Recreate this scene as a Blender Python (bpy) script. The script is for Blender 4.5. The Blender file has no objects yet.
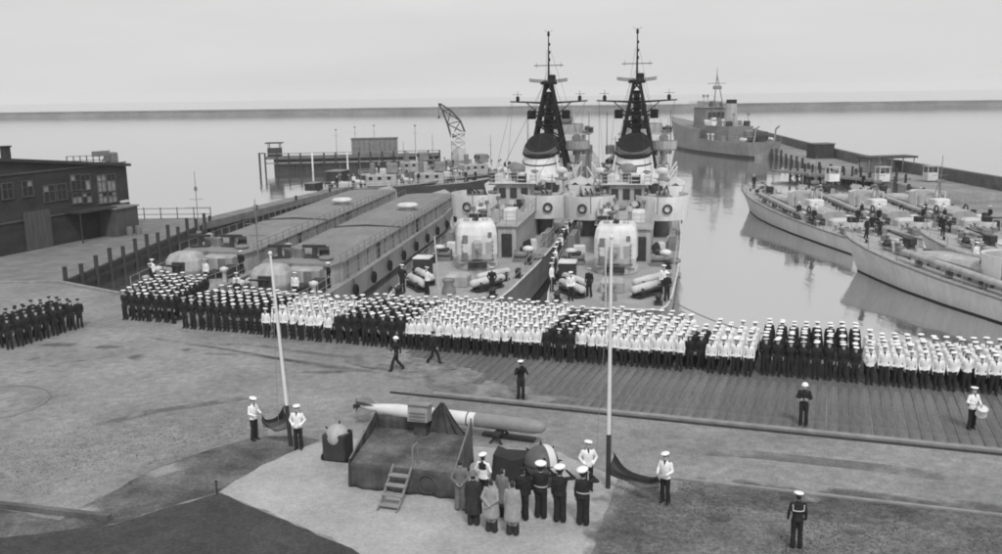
import bpy, math, random
import numpy as np
from mathutils import Vector, Matrix

random.seed(7)
rng = np.random.default_rng(7)
scene = bpy.context.scene
COL = scene.collection
R = math.radians

# ------------------------------------------------------------------ camera
CAM_H = 13.5
FPX, PCX, PCY = 930.0, 501.0, 277.0            # focal length and centre in pixels of the 1002 wide photograph
PITCH = math.atan((PCY - 92.0) / FPX)
ROLL = math.atan2(70, 4626)
_fw = np.array([0, math.cos(PITCH), -math.sin(PITCH)])
_u0 = np.array([0, math.sin(PITCH), math.cos(PITCH)])
_r0 = np.array([1.0, 0, 0])
_rt = math.cos(ROLL) * _r0 - math.sin(ROLL) * _u0
_up = math.sin(ROLL) * _r0 + math.cos(ROLL) * _u0
cam_d = bpy.data.cameras.new('camera')
cam = bpy.data.objects.new('camera', cam_d)
COL.objects.link(cam)
cam_d.sensor_width = 36.0
cam_d.lens = 36.0 * FPX / 1002.0
cam_d.clip_start = 0.5
cam_d.clip_end = 9000
m = Matrix.Identity(4)
for i in range(3):
    m[i][0], m[i][1], m[i][2] = _rt[i], _up[i], -_fw[i]
m[2][3] = CAM_H
cam.matrix_world = m
scene.camera = cam

def at(u, v, z=0.0):
    """ground point (at height z) that the photograph shows at pixel u, v"""
    d = _fw * FPX + _rt * (u - PCX) + _up * (PCY - v)
    t = (z - CAM_H) / d[2]
    return Vector((d[0] * t, d[1] * t, z))

# ------------------------------------------------------------------ sky, sun, exposure
SUN_EL, SUN_AZ = 50.0, 168.0                      # overcast, soft light from behind the camera, a little to its right
world = bpy.data.worlds.new('World')
scene.world = world
world.use_nodes = True
nt = world.node_tree
bg = nt.nodes['Background']
sky = nt.nodes.new('ShaderNodeTexSky')
sky.sky_type = 'NISHITA'
sky.sun_disc = False
sky.sun_elevation = R(SUN_EL)
sky.sun_rotation = R(SUN_AZ)
sky.dust_density = 4.0
hsv = nt.nodes.new('ShaderNodeHueSaturation')
hsv.inputs['Saturation'].default_value = 0.0
mix = nt.nodes.new('ShaderNodeMixRGB')
mix.inputs['Fac'].default_value = 0.88
mix.inputs['Color2'].default_value = (6.4, 6.4, 6.4, 1)   # even grey cloud cover
nt.links.new(sky.outputs[0], hsv.inputs['Color'])
nt.links.new(hsv.outputs[0], mix.inputs['Color1'])
wtc = nt.nodes.new('ShaderNodeTexCoord')
wmp = nt.nodes.new('ShaderNodeMapping'); wmp.inputs['Scale'].default_value = (1.0, 1.0, 7.0)
wno = nt.nodes.new('ShaderNodeTexNoise'); wno.inputs['Scale'].default_value = 2.4; wno.inputs['Detail'].default_value = 5
wrm = nt.nodes.new('ShaderNodeMapRange'); wrm.inputs['From Min'].default_value = 0.3; wrm.inputs['From Max'].default_value = 0.7
wrm.inputs['To Min'].default_value = 0.93; wrm.inputs['To Max'].default_value = 1.04       # faint streaks in the cloud
wmx = nt.nodes.new('ShaderNodeMixRGB'); wmx.blend_type = 'MULTIPLY'; wmx.inputs['Fac'].default_value = 1.0
nt.links.new(wtc.outputs['Generated'], wmp.inputs[0]); nt.links.new(wmp.outputs[0], wno.inputs['Vector'])
nt.links.new(wno.outputs['Fac'], wrm.inputs['Value']); nt.links.new(wrm.outputs[0], wmx.inputs['Color2'])
nt.links.new(mix.outputs[0], wmx.inputs['Color1']); nt.links.new(wmx.outputs[0], bg.inputs['Color'])
bg.inputs['Strength'].default_value = 0.1
sd = bpy.data.lights.new('sun', 'SUN')
sd.energy = 1.5
sd.angle = R(11)
sd.color = (1, 1, 1)
sun = bpy.data.objects.new('sun', sd)
COL.objects.link(sun)
_az = R(SUN_AZ)
_sd = Vector((math.sin(_az) * math.cos(R(SUN_EL)), math.cos(_az) * math.cos(R(SUN_EL)), math.sin(R(SUN_EL))))
sun.rotation_euler = (-_sd).to_track_quat('-Z', 'Y').to_euler()
vs = scene.view_settings
vs.view_transform = 'Standard'
vs.look = 'None'
vs.exposure = 0.25
vs.gamma = 1.0
vs.use_curve_mapping = False

scene.cycles.volume_bounces = 2
scene.cycles.filter_width = 1.9          # the soft lens of an old camera

# ------------------------------------------------------------------ helpers
def tag(o, label=None, cat=None, group=None, kind=None):
    if label: o['label'] = label
    if cat: o['category'] = cat
    if group: o['group'] = group
    if kind: o['kind'] = kind
    return o

def empty(name, loc=(0, 0, 0), rz=0.0):
    o = bpy.data.objects.new(name, None)
    o.empty_display_size = 0.3
    COL.objects.link(o)
    o.location = loc
    o.rotation_euler = (0, 0, rz)
    return o

def copy_tree(o, parent=None):
    c = o.copy()
    COL.objects.link(c)
    c.parent = parent
    for ch in list(o.children):
        copy_tree(ch, c)
    return c

_M = {}
def mat(name, v, rough=0.75, var=0.25, scale=3.0, bump=0.0, bscale=None, spec=0.3, metal=0.0, stretch=(1, 1, 1), detail=6.0, coord='Object', contrast=0.0, fine=0.0, grain=0.0, streak=0.0, soft=False):
    """grey painted / weathered surface: base value v, uneven by +-var"""
    if name in _M: return _M[name]
    mt = bpy.data.materials.new(name)
    mt.use_nodes = True
    t = mt.node_tree
    b = t.nodes['Principled BSDF']
    b.inputs['Roughness'].default_value = rough
    b.inputs['Metallic'].default_value = metal
    b.inputs['Specular IOR Level'].default_value = spec
    tc = t.nodes.new('ShaderNodeTexCoord')
    mp = t.nodes.new('ShaderNodeMapping')
    mp.inputs['Scale'].default_value = stretch
    t.links.new(tc.outputs[coord], mp.inputs[0])
    n = t.nodes.new('ShaderNodeTexNoise')
    n.inputs['Scale'].default_value = scale
    n.inputs['Detail'].default_value = detail
    n.inputs['Roughness'].default_value = 0.62
    t.links.new(mp.outputs[0], n.inputs['Vector'])
    cr = t.nodes.new('ShaderNodeValToRGB')
    lo, hi = v * (1 - var), v * (1 + var)
    c = contrast
    cr.color_ramp.elements[0].position = 0.28 + c * 0.15
    cr.color_ramp.elements[1].position = 0.72 - c * 0.15
    cr.color_ramp.elements[0].color = (lo, lo, lo, 1)
    cr.color_ramp.elements[1].color = (hi, hi, hi, 1)
    t.links.new(n.outputs['Fac'], cr.inputs['Fac'])
    out = cr.outputs['Color']
    if fine > 0:
        n3 = t.nodes.new('ShaderNodeTexNoise')
        n3.inputs['Scale'].default_value = scale * 14
        n3.inputs['Detail'].default_value = 3
        t.links.new(mp.outputs[0], n3.inputs['Vector'])
        cr3 = t.nodes.new('ShaderNodeValToRGB')
        cr3.color_ramp.elements[0].position = 0.3
        cr3.color_ramp.elements[1].position = 0.7
        a, bb = 1 - fine, 1 + fine
        cr3.color_ramp.elements[0].color = (a, a, a, 1)
        cr3.color_ramp.elements[1].color = (bb, bb, bb, 1)
        t.links.new(n3.outputs['Fac'], cr3.inputs['Fac'])
        mm = t.nodes.new('ShaderNodeMixRGB')
        mm.blend_type = 'MULTIPLY'
        mm.inputs['Fac'].default_value = 1.0
        t.links.new(out, mm.inputs['Color1'])
        t.links.new(cr3.outputs['Color'], mm.inputs['Color2'])
        out = mm.outputs['Color']
    def layer(out, scl, amp, stretch_=None, det=2.0):
        nn = t.nodes.new('ShaderNodeTexNoise')
        nn.inputs['Scale'].default_value = scl
        nn.inputs['Detail'].default_value = det
        if stretch_:
            m2 = t.nodes.new('ShaderNodeMapping'); m2.inputs['Scale'].default_value = stretch_
            t.links.new(tc.outputs[coord], m2.inputs[0]); t.links.new(m2.outputs[0], nn.inputs['Vector'])
        else: t.links.new(tc.outputs[coord], nn.inputs['Vector'])
        rr = t.nodes.new('ShaderNodeValToRGB')
        rr.color_ramp.elements[0].position = 0.34; rr.color_ramp.elements[1].position = 0.66
        a, bb = 1 - amp, 1 + amp * (0.7 if not stretch_ else 0.15)
        rr.color_ramp.elements[0].color = (a, a, a, 1); rr.color_ramp.elements[1].color = (bb, bb, bb, 1)
        t.links.new(nn.outputs['Fac'], rr.inputs['Fac'])
        mm = t.nodes.new('ShaderNodeMixRGB'); mm.blend_type = 'MULTIPLY'; mm.inputs['Fac'].default_value = 1.0
        t.links.new(out, mm.inputs['Color1']); t.links.new(rr.outputs['Color'], mm.inputs['Color2'])
        return mm.outputs['Color']
    if grain > 0: out = layer(layer(out, 9.0, grain), 2.6, grain * .8, None, 4.0)
    if streak > 0: out = layer(layer(out, 2.2, streak, (1, 1, .05), 4.0), 0.9, streak * .7, (1, .15, 1), 5.0)
    t.links.new(out, b.inputs['Base Color'])
    if soft:
        sp = t.nodes.new('ShaderNodeVectorMath'); sp.operation = 'MULTIPLY_ADD'
        sp.inputs[1].default_value = (2, 2, 0); sp.inputs[2].default_value = (-1, -1, 0)
        t.links.new(tc.outputs['Generated'], sp.inputs[0])
        ln = t.nodes.new('ShaderNodeVectorMath'); ln.operation = 'LENGTH'; t.links.new(sp.outputs[0], ln.inputs[0])
        n4 = t.nodes.new('ShaderNodeTexNoise'); n4.inputs['Scale'].default_value = 1.1; n4.inputs['Detail'].default_value = 6
        t.links.new(tc.outputs['Object'], n4.inputs['Vector'])
        ad = t.nodes.new('ShaderNodeMath'); ad.operation = 'MULTIPLY_ADD'; ad.inputs[1].default_value = 1.9
        t.links.new(n4.outputs['Fac'], ad.inputs[0]); t.links.new(ln.outputs['Value'], ad.inputs[2])
        mr = t.nodes.new('ShaderNodeMapRange'); mr.inputs['From Min'].default_value = 1.25; mr.inputs['From Max'].default_value = 1.85
        mr.inputs['To Min'].default_value = float(soft); mr.inputs['To Max'].default_value = 0.0
        t.links.new(ad.outputs[0], mr.inputs['Value']); t.links.new(mr.outputs[0], b.inputs['Alpha'])
    if bump > 0:
        n2 = t.nodes.new('ShaderNodeTexNoise')
        n2.inputs['Scale'].default_value = bscale or scale * 6
        n2.inputs['Detail'].default_value = 5
        t.links.new(mp.outputs[0], n2.inputs['Vector'])
        bp = t.nodes.new('ShaderNodeBump')
        bp.inputs['Strength'].default_value = bump
        bp.inputs['Distance'].default_value = 0.05
        t.links.new(n2.outputs['Fac'], bp.inputs['Height'])
        t.links.new(bp.outputs['Normal'], b.inputs['Normal'])
    _M[name] = mt
    return mt

class MB:
    def __init__(self):
        self.v, self.f, self.m, self.s = [], [], [], []
    def add(self, vs, fs, mi=0, smooth=False):
        o = len(self.v)
        self.v.extend([tuple(p) for p in vs])
        for f in fs:
            self.f.append([i + o for i in f]); self.m.append(mi); self.s.append(smooth)
        return self
    def box(self, c, s, rz=0.0, mi=0, top=(1, 1), rx=0.0, shift=(0, 0)):
        hx, hy, hz = s[0] / 2, s[1] / 2, s[2] / 2
        vs = []
        for z in (-1, 1):
            k = top if z > 0 else (1, 1)
            sh = shift if z > 0 else (0, 0)
            for (x, y) in ((-1, -1), (1, -1), (1, 1), (-1, 1)):
                vs.append((x * hx * k[0] + sh[0], y * hy * k[1] + sh[1], z * hz))
        M_ = Matrix.Rotation(rz, 3, 'Z') @ Matrix.Rotation(rx, 3, 'X')
        vs = [M_ @ Vector(p) + Vector(c) for p in vs]
        return self.add(vs, [(3, 2, 1, 0), (4, 5, 6, 7), (0, 1, 5, 4), (1, 2, 6, 5), (2, 3, 7, 6), (3, 0, 4, 7)], mi)
    def rbox(self, c, s, b=0.1, rz=0.0, mi=0, top=(1, 1)):
        """box with chamfered vertical edges and a chamfered top"""
        hx, hy, h = s[0] / 2, s[1] / 2, s[2]
        def ring(kx, ky, z, bb):
            x, y = hx * kx, hy * ky
            return [(-x + bb, -y, z), (x - bb, -y, z), (x, -y + bb, z), (x, y - bb, z), (x - bb, y, z), (-x + bb, y, z), (-x, y - bb, z), (-x, -y + bb, z)]
        z0 = -h / 2
        rings = [ring(1, 1, z0, b), ring(*top, h / 2 - b, b), ring(top[0] * (1 - b / hx), top[1] * (1 - b / hy), h / 2, b * 0.9)]
        Mz = Matrix.Rotation(rz, 3, 'Z')
        rings = [[Mz @ Vector(p) + Vector(c) for p in r] for r in rings]
        return self.loft(rings, mi, False, True)
    def loft(self, rings, mi=0, smooth=True, caps=True, closed=True):
        n = len(rings[0]); vs = [p for r in rings for p in r]; fs = []
        for i in range(len(rings) - 1):
            for j in range(n if closed else n - 1):
                k = (j + 1) % n
                fs.append((i * n + j, i * n + k, (i + 1) * n + k, (i + 1) * n + j))
        self.add(vs, fs, mi, smooth)
        if caps:
            self.add(rings[0], [tuple(range(n))[::-1]], mi)
            self.add(rings[-1], [tuple(range(n))], mi)
        return self
    def tube(self, p0, p1, r0, r1=None, n=8, mi=0, caps=True, smooth=True):
        p0, p1 = Vector(p0), Vector(p1)
        r1 = r0 if r1 is None else r1
        d = (p1 - p0)
        if d.length < 1e-6: return self
        d.normalize()
        a = d.orthogonal().normalized(); b = d.cross(a)
        rg = lambda p, r: [p + (a * math.cos(2 * math.pi * k / n) + b * math.sin(2 * math.pi * k / n)) * r for k in range(n)]
        return self.loft([rg(p0, r0), rg(p1, r1)], mi, smooth and n > 4, caps)
    def path(self, pts, r, n=6, mi=0):
        for a, b in zip(pts[:-1], pts[1:]): self.tube(a, b, r, r, n, mi)
        return self
    def prism(self, poly, z0, z1, mi=0):
        n = len(poly)
        return self.loft([[(p[0], p[1], z0) for p in poly], [(p[0], p[1], z1) for p in poly]], mi, False, True)
    def lathe(self, prof, c=(0, 0, 0), n=16, mi=0, sy=1.0, smooth=True, axis='Z', caps=True, M_=None):
        rings = []
        for r, z in prof:
            rg = []
            for k in range(n):
                a = 2 * math.pi * k / n
                p = Vector((r * math.cos(a), r * math.sin(a) * sy, z))
                if axis == 'Y': p = Vector((p.x, p.z, -p.y))
                if axis == 'X': p = Vector((p.z, p.x, p.y))
                if M_ is not None: p = M_ @ p
                rg.append(p + Vector(c))
            rings.append(rg)
        return self.loft(rings, mi, smooth, caps)
    def ball(self, c, r, n=12, mi=0):
        if not hasattr(r, '__len__'): r = (r, r, r)
        h = n // 2
        rings = []
        for i in range(h + 1):
            t = math.pi * i / h
            t = min(max(t, 0.02), math.pi - 0.02)
            rings.append([(c[0] + r[0] * math.sin(t) * math.cos(2 * math.pi * k / n), c[1] + r[1] * math.sin(t) * math.sin(2 * math.pi * k / n), c[2] - r[2] * math.cos(t)) for k in range(n)])
        return self.loft(rings, mi, True, True)
    def torus(self, c, Rr, r, n=20, k=8, mi=0, M_=None, sy=1.0):
        rings = []
        for i in range(n + 1):
            a = 2 * math.pi * i / n
            rg = []
            for j in range(k):
                b = 2 * math.pi * j / k
                p = Vector(((Rr + r * math.cos(b)) * math.cos(a), (Rr + r * math.cos(b)) * math.sin(a) * sy, r * math.sin(b)))
                if M_ is not None: p = M_ @ p
                rg.append(p + Vector(c))
            rings.append(rg)
        return self.loft(rings, mi, True, False)
    def arcwall(self, c, r, a0, a1, z0, z1, t=0.06, n=12, mi=0, sy=1.0, flare=0.0):
        rings = []
        for i in range(n + 1):
            a = a0 + (a1 - a0) * i / n
            ca, sa = math.cos(a), math.sin(a) * sy
            rings.append([(c[0] + r * ca, c[1] + r * sa, z0), (c[0] + (r + flare) * ca, c[1] + (r + flare) * sa, z1),
                          (c[0] + (r + flare - t) * ca, c[1] + (r + flare - t) * sa, z1), (c[0] + (r - t) * ca, c[1] + (r - t) * sa, z0)])
        return self.loft(rings, mi, False, True)
    def rail(self, pts, h=1.0, step=1.8, r=0.022, wires=2, mi=0):
        """guard rail: stanchions with wires along a line"""
        for a, b in zip(pts[:-1], pts[1:]):
            a, b = Vector(a), Vector(b)
            k = max(1, int(round((b - a).length / step)))
            for i in range(k + 1):
                p = a.lerp(b, i / k)
                self.tube(p, p + Vector((0, 0, h)), r, r, 4, mi, False)
            for w in range(wires):
                z = Vector((0, 0, h * (w + 1) / wires))
                self.tube(a + z, b + z, r * 0.7, r * 0.7, 4, mi, False)
        return self
    def build(self, name, mats, parent=None, loc=None, rz=0.0):
        me = bpy.data.meshes.new(name)
        me.from_pydata(self.v, [], self.f)
        if not hasattr(mats, '__len__'): mats = [mats]
        for x in mats: me.materials.append(x)
        me.polygons.foreach_set('material_index', self.m)
        me.polygons.foreach_set('use_smooth', self.s)
        me.update()
        o = bpy.data.objects.new(name, me)
        COL.objects.link(o)
        if parent is not None: o.parent = parent
        if loc is not None: o.location = loc
        if rz: o.rotation_euler = (0, 0, rz)
        return o

def bevel(o, w=0.02, seg=2):
    b = o.modifiers.new('bevel', 'BEVEL'); b.width = w; b.segments = seg; b.limit_method = 'ANGLE'
    return o

# ------------------------------------------------------------------ materials
G_white = mat('white_paint', 0.70, 0.55, 0.10, 1.2, 0.05)
G_ship = mat('ship_grey_paint', 0.44, 0.6, 0.16, 0.8, 0.06, 6, stretch=(1, 1, 0.35), fine=0.08, streak=.22)
G_shipl = mat('ship_pale_paint', 0.70, 0.55, 0.12, 0.9, 0.05, 6, stretch=(1, 1, 0.35), fine=0.06, streak=.13)
G_deck = mat('steel_deck', 0.33, 0.85, 0.22, 0.5, 0.1, 12, fine=0.18)
G_decklt = mat('pale_deck', 0.36, 0.85, 0.2, 0.5, 0.1, 12, fine=0.15)
G_roof = mat('canvas_roof', 0.25, 0.9, 0.14, 0.35, 0.1, 5, fine=0.12, streak=.15)
G_dark = mat('dark_paint', 0.045, 0.6, 0.3, 2.0, 0.05)
G_black = mat('black_paint', 0.018, 0.75, 0.3, 1.5, 0.05, spec=0.15)
G_mid = mat('mid_grey_paint', 0.20, 0.65, 0.25, 1.5, 0.05)
G_hull = mat('hull_grey', 0.36, 0.55, 0.15, 0.5, 0.04, 5, stretch=(1, 1, 0.3), fine=0.07, streak=.22)
G_hullpale = mat('boat_hull_pale', 0.62, 0.5, 0.12, 0.4, 0.03, 5, stretch=(1, 1, 0.3), fine=0.06, streak=.10)
G_boot = mat('boot_topping', 0.03, 0.6, 0.3, 2.0)
G_steel = mat('bare_steel', 0.25, 0.4, 0.3, 2.0, 0.05, metal=0.3)
G_canvas = mat('canvas_cover', 0.55, 0.9, 0.15, 4.0, 0.4, 9)
G_canvasd = mat('dark_canvas', 0.10, 0.9, 0.3, 4.0, 0.4, 9)
G_rope = mat('rope', 0.22, 0.9, 0.2, 20)
G_glass = mat('dark_glass', 0.03, 0.15, 0.2, 2.0, spec=0.6)
G_ground = mat('quay_dirt', 0.25, 0.95, 0.30, 0.14, 0.6, 9, fine=0.12, grain=0.16, detail=10, contrast=0.3)
G_apron = mat('concrete_apron', 0.38, 0.9, 0.2, 0.45, 0.3, 14, fine=0.08, detail=9, grain=0.10)
G_asph = mat('asphalt_path', 0.06, 0.9, 0.25, 0.5, 0.4, 22, fine=0.2, grain=0.2)
G_earth = mat('earth_patch', 0.12, 0.95, 0.5, 0.55, 0.4, 12, fine=0.2, contrast=0.4, grain=0.2)
G_verge = mat('verge_soil', 0.15, 0.95, 0.45, 0.4, 0.6, 10, fine=0.3, contrast=0.3, grain=0.16)
G_worn = mat('worn_earth', 0.19, 0.95, 0.3, 0.6, 0.3, 12, fine=0.15)
G_pale = mat('pale_worn_patch', 0.36, 0.95, 0.2, 1.2, 0.3, 12, fine=0.1, grain=.12, soft=.8)
G_damp = mat('damp_soil', 0.10, 0.95, 0.3, 1.2, 0.3, 12, grain=.15, soft=.45)
G_stone = mat('quay_stone', 0.13, 0.9, 0.35, 0.7, 0.6, 4, fine=0.2)
G_bwater = mat('breakwater_stone', 0.16, 0.95, 0.35, 0.05, 0.5, 0.8, stretch=(1, 1, 3), fine=0.3)
G_timber = mat('weathered_timber', 0.045, 0.9, 0.4, 2.0, 0.4, 14, stretch=(1, 1, 0.2))
G_timberl = mat('pale_timber', 0.26, 0.9, 0.25, 2.0, 0.3, 14)
G_wall = mat('warehouse_wall', 0.042, 0.9, 0.4, 0.35, 0.3, 6, fine=0.25, stretch=(1, 1, 2.2))
G_pane = mat('dusty_pane', 0.26, 0.25, 0.4, 2.0, spec=0.5)
G_skin = mat('skin', 0.40, 0.6, 0.1, 8)
G_hair = mat('hair', 0.04, 0.7, 0.2, 8)
G_navy = mat('navy_cloth', 0.030, 0.92, 0.35, 6, 0.3, 25, spec=0.15)
G_whitec = mat('white_cloth', 0.84, 0.9, 0.08, 5, 0.35, 14, spec=0.15)
G_cap = mat('white_cap', 0.86, 0.85, 0.06, 6, spec=0.2)
G_coatl = mat('pale_coat', 0.30, 0.9, 0.2, 5, 0.3, 18, spec=0.15)
G_coatm = mat('grey_coat', 0.17, 0.9, 0.2, 5, 0.3, 18, spec=0.15)
G_coatd = mat('dark_coat', 0.04, 0.9, 0.3, 5, 0.3, 18, spec=0.15)
G_shoe = mat('black_shoe', 0.02, 0.4, 0.2, 5)
G_belt = mat('white_belt', 0.45, 0.6, 0.1, 5)
G_flagk = mat('flag_black', 0.035, 0.9, 0.2, 5, 0.2, 20)
G_flagr = mat('flag_mid', 0.075, 0.9, 0.2, 5, 0.2, 20)
G_flagg = mat('flag_light', 0.14, 0.9, 0.2, 5, 0.2, 20)

# ------------------------------------------------------------------ water
WZ = -1.6
def water_mat():
    mt = bpy.data.materials.new('harbour_water'); mt.use_nodes = True
    t = mt.node_tree
    out = t.nodes['Material Output']
    t.nodes.remove(t.nodes['Principled BSDF'])
    df = t.nodes.new('ShaderNodeBsdfDiffuse'); df.inputs['Color'].default_value = (0.12, 0.12, 0.12, 1)
    gl = t.nodes.new('ShaderNodeBsdfGlossy'); gl.inputs['Color'].default_value = (0.98, 0.98, 0.98, 1)
    gl.inputs['Roughness'].default_value = 0.07
    lw = t.nodes.new('ShaderNodeFresnel'); lw.inputs['IOR'].default_value = 4.5
    fr = t.nodes.new('ShaderNodeMapRange'); fr.inputs['To Min'].default_value = .55; fr.inputs['To Max'].default_value = 1.0
    t.links.new(lw.outputs[0], fr.inputs['Value'])
    mx = t.nodes.new('ShaderNodeMixShader')
    tc = t.nodes.new('ShaderNodeTexCoord')
    mp = t.nodes.new('ShaderNodeMapping'); mp.inputs['Scale'].default_value = (1.0, 0.45, 1)
    n1 = t.nodes.new('ShaderNodeTexNoise'); n1.inputs['Scale'].default_value = 0.55; n1.inputs['Detail'].default_value = 5
    n1.inputs['Roughness'].default_value = 0.55
    bp = t.nodes.new('ShaderNodeBump'); bp.inputs['Strength'].default_value = 0.2; bp.inputs['Distance'].default_value = 0.17
    t.links.new(tc.outputs['Object'], mp.inputs[0]); t.links.new(mp.outputs[0], n1.inputs['Vector'])
    t.links.new(n1.outputs['Fac'], bp.inputs['Height'])
    t.links.new(bp.outputs[0], gl.inputs['Normal']); t.links.new(bp.outputs[0], lw.inputs['Normal'])
    t.links.new(fr.outputs[0], mx.inputs[0]); t.links.new(df.outputs[0], mx.inputs[1]); t.links.new(gl.outputs[0], mx.inputs[2])
    t.links.new(mx.outputs[0], out.inputs['Surface'])
    return mt
mb = MB()
mb.add([(-2900, -200, WZ), (2900, -200, WZ), (2900, 2900, WZ), (-2900, 2900, WZ)], [(0, 1, 2, 3)])
tag(mb.build('water', water_mat()), 'calm pale harbour water', kind='structure')

# ------------------------------------------------------------------ quay frame
EX, EY = math.cos(R(-19.6)), math.sin(R(-19.6))
NX, NY = -EY, EX
def Q(s, r, z=0.0):
    """quay coordinates: s along the quay edge (to the right), r towards the water; r = 0 is the front rank"""
    return Vector((s * EX + r * NX, 46.5 + s * EY + r * NY, z))
QA = R(-19.6)

quay_poly = [(-95, 68.6), (-33.2, 68.6), tuple(Q(-31, 7.5).xy), tuple(Q(-17, 7.5).xy), tuple(Q(-14, 6.4).xy), tuple(Q(62, 6.4).xy), (70, -60), (-95, -60)]
mb = MB(); mb.prism(quay_poly, -3.2, 0.0)
quay = tag(mb.build('quay_ground', G_ground), 'trodden dirt and paving of the quay', kind='structure')
mb = MB(); mb.prism([(-95, 68.6), (-33.2, 68.6), (-32.2, 99), (-32.0, 105), (-95, 105)], -3.2, 0.003)
pier = tag(mb.build('pier_ground', G_worn), 'dark worn ground of the warehouse pier', kind='structure')

def sheet(name, pts, z, m, label, sub=0, jag=0.0):
    """a flat sheet on the ground with a slightly uneven edge"""
    poly = []
    n = len(pts)
    for i in range(n):
        a, b = Vector(pts[i][:2]), Vector(pts[(i + 1) % n][:2])
        k = max(1, int((b - a).length / 0.5)) if jag else 1
        d = (b - a).normalized() if (b - a).length > 0 else Vector((1, 0))
        nn = Vector((-d.y, d.x))
        for j in range(k):
            p = a.lerp(b, j / k)
            if jag and j: p = p + nn * random.gauss(0, jag)
            poly.append(p)
    mb = MB()
    vs = [(p.x, p.y, z) for p in poly]
    mb.add(vs, [tuple(range(len(vs)))])
    o = mb.build(name, m)
    return tag(o, label, kind='structure')

px = lambda *l: [at(u, v, 0).xy for u, v in l]
sheet('concrete_apron', px((300, 446), (352, 438), (470, 446), (560, 452), (617, 478), (612, 496), (598, 530), (585, 575), (390, 575), (352, 548), (219, 491), (262, 462)), 0.004, G_apron, 'pale concrete apron round the stage', jag=0.05)
sheet('earth_path', px((-20, 505), (60, 520), (150, 470), (215, 448), (256, 437), (300, 436), (320, 440), (300, 449), (262, 465), (219, 492), (112, 524), (-20, 548)), 0.008, G_earth, 'dark earth path with pale worn patches', jag=0.035)
sheet('asphalt_path', px((219, 493), (352, 549), (392, 580), (-40, 600), (-60, 545), (112, 525)), 0.012, G_asph, 'dark asphalt path at the bottom left', jag=0.03)
sheet('worn_patch', px((130, 478), (165, 466), (192, 458), (192, 467), (150, 483), (132, 485)), 0.016, G_pale, 'pale worn patch on the dark earth path', jag=0.05)
sheet('worn_patch', px((62, 520), (75, 503), (92, 501), (105, 511), (85, 519)), 0.016, G_pale, 'small pale worn patch near the lying beam', jag=0.05)
G_verges = mat('verge_edge_soil', 0.15, 0.95, 0.45, 0.4, 0.6, 10, fine=0.3, contrast=0.3, grain=0.16, soft=.85)
def ellipse_px(u, v, a, b_, rot=0.0): return [at(u + a * math.cos(t) - rot * b_ * math.sin(t) * 3, v + b_ * math.sin(t) + a * math.cos(t) * .1).xy for t in [k * math.pi / 12 for k in range(24)]]
sheet('grass_verge', px((625, 520), (680, 488), (800, 500), (1030, 527), (1060, 600), (600, 600)), 0.0045, G_verge, 'dark rough grass verge at the bottom right', jag=0.25)
for i, (u, v, a_, b_) in enumerate(((650, 505, 60, 22), (620, 545, 40, 40), (740, 495, 90, 16), (860, 508, 110, 18), (980, 520, 110, 18))):
    sheet('verge_edge', ellipse_px(u, v, a_, b_), 0.0085 + .0015 * i, G_verges, 'ragged soil edge of the grass verge', jag=.05)
sheet('paved_ring', px((-30, 388), (10, 384), (40, 390), (50, 401), (30, 414), (-30, 424)), 0.004, G_pale, 'round worn paved ring at the left edge', jag=0.05)
sheet('paved_ring_centre', px((-30, 394), (6, 389), (30, 391), (25, 398), (-30, 404)), 0.008, G_pale, 'pale middle of the round paved ring', jag=0.04)
for i, (u, v, w, h) in enumerate([(138, 357, 13, 3.2), (110, 347, 18, 2.2), (186, 350, 8, 2), (690, 393, 9, 4), (718, 520, 14, 5), (850, 532, 12, 4), (60, 345, 25, 2.5), (330, 372, 30, 2.2)]):
    c = at(u, v)
    pts = [at(u + w * math.cos(a) * random.uniform(.8, 1.2), v + h * math.sin(a) * random.uniform(.8, 1.2)).xy for a in [k * math.pi / 7 for k in range(14)]]
    sheet('damp_stain', pts, 0.013 + 0.002 * i, G_damp, 'dark damp stain on the quay ground', jag=0.03)
# the dark ring kerb of that round bed
mb = MB()
c0 = at(0, 404)
mb.torus((c0.x - 0.6, c0.y, 0.0), 2.6, 0.05, 48, 6)
tag(mb.build('ring_kerb', G_worn), 'low round kerb of the paved ring', kind='structure')

# timber planking behind and before the ranks: each plank its own piece
plank_mats = [mat('plank_%d' % k, v, 0.85, 0.3, 0.9, 0.4, 10, stretch=(3, 0.35, 1), fine=0.15, grain=0.14) for k, v in enumerate((0.125, 0.14, 0.15, 0.16, 0.132))]
PW = 0.44
plank_meshes = []
for k in range(5):
    b = MB(); b.box((0, 0, 0), (PW - 0.035, 12.3, 0.06))
    o = b.build('plank', plank_mats[k])
    plank_meshes.append(o.data); bpy.data.objects.remove(o)
for i in range(92):
    s = -12.0 + i * PW
    o = bpy.data.objects.new('plank', plank_meshes[random.choice((0, 1, 1, 2, 2, 3, 3, 4))])
    COL.objects.link(o); o.parent = quay
    cut = max(0.0, min(1.0, (3.5 - s) / 13.0)) * 7.5 + (random.uniform(0, 1.6) if s < 4 else 0)   # the dirt hides their ends on the left
    k = (12.3 - cut) / 12.3
    o.scale = (1, k, 1)
    p = Q(s + random.uniform(-.006, .006), -0.25 + cut / 2 + random.uniform(-.06, .06), 0.0 + random.uniform(0, 0.014))
    o.location = p; o.rotation_euler = (0, 0, QA + R(random.uniform(-.2, .2)))
G_drift = mat('dirt_drift', 0.24, 0.95, 0.25, 0.3, 0.5, 9, fine=0.1, grain=.16, soft=1.0)
for i, (u, v, a_, b_) in enumerate(((455, 380, 40, 14), (490, 392, 45, 12), (520, 394, 40, 8), (425, 368, 40, 10), (545, 400, 40, 6), (385, 362, 45, 9))):
    sheet('dirt_drift', ellipse_px(u, v, a_, b_), 0.05 + .002 * i, G_drift, 'loose dirt blown over the ends of the planks', jag=.05)
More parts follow.
